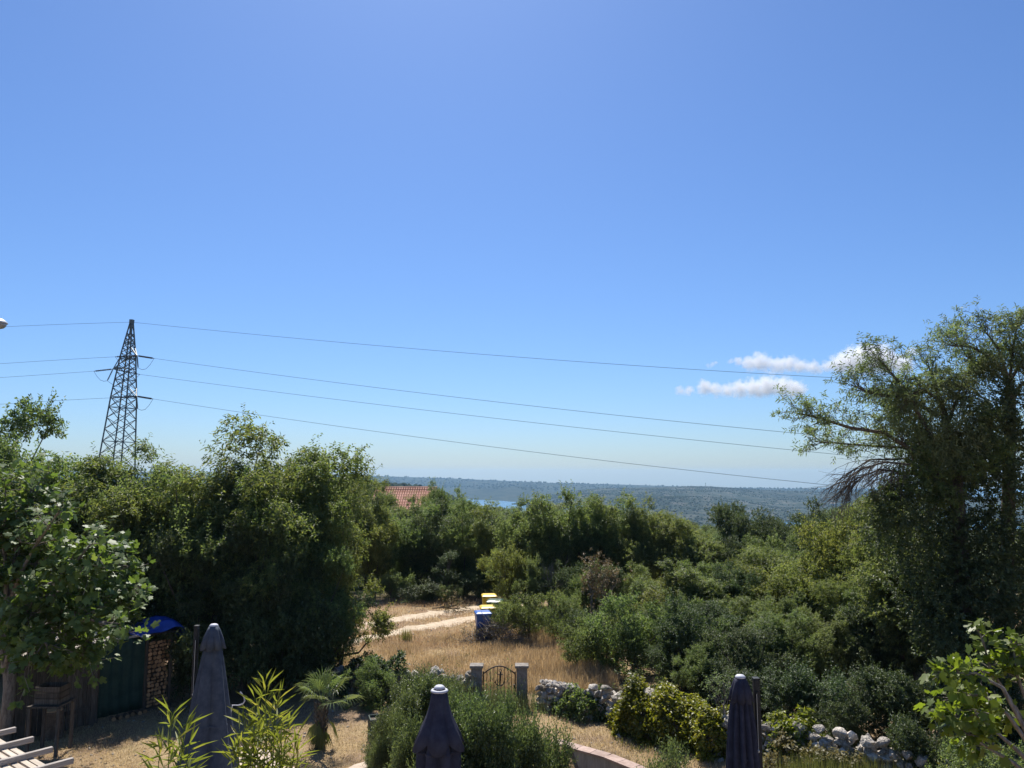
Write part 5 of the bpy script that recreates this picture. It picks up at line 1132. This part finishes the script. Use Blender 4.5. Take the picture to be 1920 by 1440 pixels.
# ------------------------------------------------------------------ shed, green screen, wood stack under blue tarp
A0 = G(118, 1372); A1 = G(310, 1326); fd = (A1 - A0); FL = fd.length; fd.normalize(); fn = Vector((fd.y, -fd.x, 0)); FA = atan2(fd.y, fd.x)
def FP(s, out=0., z=0.): p = A0 + fd * s + fn * out; return Vector((p.x, p.y, z))
def s_of(px):                                   # length along the facade seen at photo column px
    lo, hi = -3, 6
    for _ in range(40):
        m = (lo + hi) / 2; q = FP(m); x = 960 + FPX * q.x / (q.y * cos(PITCH) - CAMZ * sin(PITCH))
        if x < px: lo = m
        else: hi = m
    return lo
s0, s1, s2, s3 = s_of(120), s_of(166), s_of(272), s_of(312)
shed = thing('garden_shed', FP((s0 + s1) / 2), 'weathered wooden shed in the shade of the big fig', 'shed', rz=FA); LW_ = s1 - s0; npl = 6; g = random.Random(40)
for i in range(npl):
    w_ = LW_ / npl; b = MB(); b.box((-LW_ / 2 + w_ * (i + .5), g.uniform(-.006, .006), .98), (w_ - .012, .025, 1.9 + g.uniform(-.03, .03))); b.build('plank', M['plank'], shed)
for z in (.4, 1.55):
    b = MB(); b.box((0, .035, z), (LW_, .04, .09)); b.build('cross_rail', M['plank'], shed)
b = MB(); b.box((0, -.03, .42), (LW_ * .9, .03, .10)); b.build('ledge', M['plank'], shed)
for i in range(9):                              # side wall running left behind the fig
    b = MB(); b.box((-LW_ / 2 - .05 - .12 * i, .06 + .02 * (i % 2), .95), (.112, .025, 1.85)); b.build('plank', M['plank'], shed)
for i in range(14):
    b = MB(); b.box((-1.25 + i * .152, .55, 2.02 + .0), (.146, 1.5, .022), Matrix.Rotation(.10, 3, 'X')); b.build('roof_board', M['beam'], shed)
b = MB(); b.box((LW_ / 2 + .06, .0, .95), (.09, .09, 1.95)); b.build('corner_post', M['plank'], shed)
sw = s2 - s1 - .25; scr = thing('screen', FP(s1 + .2 + sw / 2), 'dark green sheet fixed upright between shed and wood stack', 'screen', rz=FA)
n = 40; V = [(-sw / 2 + sw * i / n, .02 * sin(i * .7) + .012 * sin(i * 2.1 + j), .12 + 1.83 * j / 8) for j in range(9) for i in range(n + 1)]; F = [(j * (n + 1) + i, j * (n + 1) + i + 1, (j + 1) * (n + 1) + i + 1, (j + 1) * (n + 1) + i) for j in range(8) for i in range(n)]
b = MB(); b.add(V, F); so = b.build('sheet', M['green_sheet'], scr, True); so.modifiers.new('thickness', 'SOLIDIFY').thickness = .012
for s in (-1, 1):
    b = MB(); b.box((s * sw / 2, .06, 1.0), (.07, .07, 2.0)); b.build('post', M['plank'], scr)
b = MB(); b.box((0, .02, 1.975), (sw + .1, .09, .04)); b.build('top_batten', M['beam'], scr)
# log rack
wl = s3 - s2; rack = thing('log_rack', FP((s2 + s3) / 2), 'timber rack holding the firewood beside the green screen', 'rack', rz=FA)
for s in (-1, 1):
    b = MB(); b.box((s * (wl / 2 + .045), .02, .98), (.07, .07, 1.96)); b.build('post', M['plank'], rack); b = MB(); b.box((s * (wl / 2 + .045), .7, .98), (.07, .07, 1.96)); b.build('post', M['plank'], rack)
b = MB(); b.box((0, .35, .045), (wl + .2, .8, .07)); b.build('floor_board', M['plank'], rack); b = MB(); b.box((0, .35, 1.97), (wl + .25, .85, .03)); b.build('roof_board', M['plank'], rack)
def log_mesh(seed):
    g = random.Random(seed); n = 7 if seed % 3 else 5; rr = [g.uniform(.8, 1.1) for _ in range(n)]; V = []; a0 = g.uniform(0, 6)
    for y in (0, .42):
        for k in range(n): a = a0 + 2 * pi * k / n; V.append((cos(a) * rr[k], y, sin(a) * rr[k]))
    F = [tuple(range(n)), tuple(range(2 * n - 1, n - 1, -1))] + [(k, (k + 1) % n, n + (k + 1) % n, n + k)[::-1] for k in range(n)]
    me = bpy.data.meshes.new('log'); me.from_pydata(V, [], F); me.materials.append(M['log_end']); me.materials.append(M['log_bark'])
    for i, p_ in enumerate(me.polygons): p_.material_index = 0 if i < 2 else 1
    me.update(); return me
LOGS = [log_mesh(i) for i in range(6)]; g = random.Random(44); z = .10; row = 0
while z < 1.72:
    rz_ = g.uniform(.036, .062); x = -wl / 2 + rz_
    while x < wl / 2 - .02:
        r_ = rz_ * g.uniform(.7, 1.2); q = FP((s2 + s3) / 2 + x, g.uniform(-.02, .05), z + rz_); o = link('firewood_log', g.choice(LOGS)); o.location = q; o.scale = (r_, 1, r_); o.rotation_euler = (0, g.uniform(-.3, .3) * 0, FA)
        tag(o, 'split firewood log stacked in the rack under the blue tarp', 'log', 'firewood stack'); x += r_ * 2.02
    z += rz_ * 1.95; row += 1
for k in range(6):
    q = FP(s2 - .08 - .16 * k, .18 + g.uniform(-.02, .05), .06); o = link('kerb_log', g.choice(LOGS)); o.location = q; o.scale = (.055, .5, .06); o.rotation_euler = (0, 0, FA + g.uniform(-.2, .2)); tag(o, 'short log lying along the foot of the green screen', 'log', 'logs at the foot of the screen')
# blue tarp draped over the rack and hanging down its right side
tp_ = thing('blue_tarp', FP((s2 + s3) / 2, 0, 1.9), 'blue tarpaulin draped over the wood stack with a hanging corner', 'tarp', rz=FA)
prof = [(-wl / 2 - .32, .10), (-wl / 2 - .15, .15), (-wl / 2 - .02, .20), (0, .30), (.2, .37), (.36, .38), (.50, .32), (.60, .20), (.665, .04), (.70, -.14), (.71, -.30)]
V = []; ny = 12; m = len(prof)
for j in range(ny + 1):
    v = j / ny; y = -.22 + 1.15 * v
    for i, (x, z) in enumerate(prof):
        t = i / (m - 1); droop = -.17 * max(0, 1 - v * 5) * (1 if .25 < t < .62 else .3); nar = 1 if t < .75 else 1
        V.append((x + .015 * sin(j * 1.9 + i), y + (.12 * (t - .7) / .3 if t > .7 else 0) * (1 - v), z + droop + .025 * sin(i * 1.4 + j * .9) + .015 * sin(j * 2.7)))
F = [(j * m + i, j * m + i + 1, (j + 1) * m + i + 1, (j + 1) * m + i) for j in range(ny) for i in range(m - 1)]; b = MB(); b.add(V, F); so = b.build('sheet', M['tarp'], tp_, True)
ss = so.modifiers.new('smooth', 'SUBSURF'); ss.levels = 2; ss.render_levels = 2; so.modifiers.new('thickness', 'SOLIDIFY').thickness = .01
b = MB(); b.tube([(.715, -.10, -.28), (.72, -.11, -.36), (.715, -.11, -.44)], [.02, .024, .016], 8); b.build('tie', M['white_rope'], tp_)
# work table, box and chopping block left of the shed
c = P(98, 1310, 17.9); tb_ = thing('work_table', (c.x, 17.9, 0), 'rough wooden work table in the shade left of the shed', 'table'); zt_ = P(98, 1318, 17.9).z
for i in range(4):
    b = MB(); b.box((0, -.27 + .18 * i, zt_), (.72, .165, .035)); b.build('top_board', M['plank'], tb_)
for sx in (-.32, .32):
    for sy in (-.28, .28):
        b = MB(); b.box((sx, sy, zt_ / 2 - .02), (.06, .06, zt_ - .04)); b.build('leg', M['plank'], tb_)
bx = thing('wooden_crate', (c.x, 17.9, zt_ + .02), 'small wooden crate standing on the work table', 'crate')
for i in range(3):
    for sy in (-.2, .2):
        b = MB(); b.box((0, sy, .06 + .13 * i), (.56, .018, .115)); b.build('slat', M['plank'], bx)
    for sx in (-.28, .28):
        b = MB(); b.box((sx, 0, .06 + .13 * i), (.018, .40, .115)); b.build('slat', M['plank'], bx)
q = G(97, 1383); st = thing('chopping_block', (q.x, q.y, 0), 'thick upright log used as chopping block below the table', 'log'); b = MB()
b.lathe([(.24, 0), (.225, .2), (.22, .45), (.225, .62)], 18, (0, 0, 0), True, lambda a, i: (1 + .06 * sin(3 * a) + .04 * sin(7 * a + 1), 0)); b.build('bark', M['log_bark'], st); b = MB(); b.lathe([(.20, .61), (.205, .632), (.19, .64)], 18); b.build('cut_face', M['log_end'], st)
# bent grey tube sticking out of the lawn
pts = [P(x, y, 17.6) for x, y in ((436, 1322), (447, 1322.5), (455, 1320), (459, 1314), (457, 1306), (450, 1297))]; b = MB(); p0 = pts[0]
b.tube([Vector((pts[0].x - p0.x - .25, .1, -p0.z))] + [q - p0 for q in pts], .014, 8); o = b.build('bent_tube', M['capwhite'], loc=p0); tag(o, 'thin pale bent tube rising from the shaded lawn beside the slate parasol', 'tube')
# planter box beside the laurel
q = G(709, 1380); pl = thing('planter_box', (q.x, q.y, 0), 'weathered dark planter box at the left end of the laurel hedge', 'planter', rz=.3)
for dx, dy, sx, sy in ((0, -.2, .44, .03), (0, .2, .44, .03), (-.205, 0, .03, .37), (.205, 0, .03, .37)):
    b = MB(); b.box((dx, dy, .22), (sx, sy, .44)); b.build('side', M['planter'], pl, bevel=.008)
b = MB(); b.box((0, 0, .37), (.38, .37, .03)); b.build('soil', M['bark'], pl)

# ------------------------------------------------------------------ slatted pergola roof at the lower left corner
ZR = 3.3; p0 = G(-5, 1382, ZR); bd = Vector((.62, .785, 0)); sd = Vector((.785, -.62, 0)); pg = thing('pergola', (p0.x - 1.0, p0.y - 1.2, 0), 'pale slatted pergola roof with cross battens at the lower left corner', 'pergola'); ob = pg.location
ra = atan2(sd.y, sd.x); rbm = atan2(bd.y, bd.x); g = random.Random(60)
for i in range(34):
    c = p0 - bd * (.035 + .078 * i) + sd * 1.6; b = MB(); b.box((0, 0, 0), (3.2 + g.uniform(-.05, .05), .064 + g.uniform(-.012, .006), .022)); o = b.build('slat', M['slat'], pg, bevel=.004); o.location = Vector((c.x, c.y, ZR + g.uniform(-.004, .006))) - ob; o.rotation_euler.z = ra + g.uniform(-.006, .006)
for k in range(7):
    c = p0 + sd * (.02 + .50 * k) - bd * (1.3 - .17); b = MB(); b.box((0, 0, 0), (2.6, .05, .055)); o = b.build('batten', M['beam'], pg, bevel=.004); o.location = Vector((c.x, c.y, ZR + .042)) - ob; o.rotation_euler.z = rbm
for k in (0, 1):
    c = p0 + sd * (.3 + 2.4 * k) - bd * 1.3; b = MB(); b.box((0, 0, 0), (2.7, .08, .14)); o = b.build('rafter', M['beam'], pg); o.location = Vector((c.x, c.y, ZR - .085)) - ob; o.rotation_euler.z = rbm
    for e in (.2, 2.3):
        c = p0 + sd * (.3 + 2.4 * k) - bd * e; b = MB(); b.box((0, 0, 0), (.1, .1, ZR - .16)); o = b.build('post', M['beam'], pg); o.location = Vector((c.x, c.y, (ZR - .16) / 2)) - ob; o.rotation_euler.z = rbm
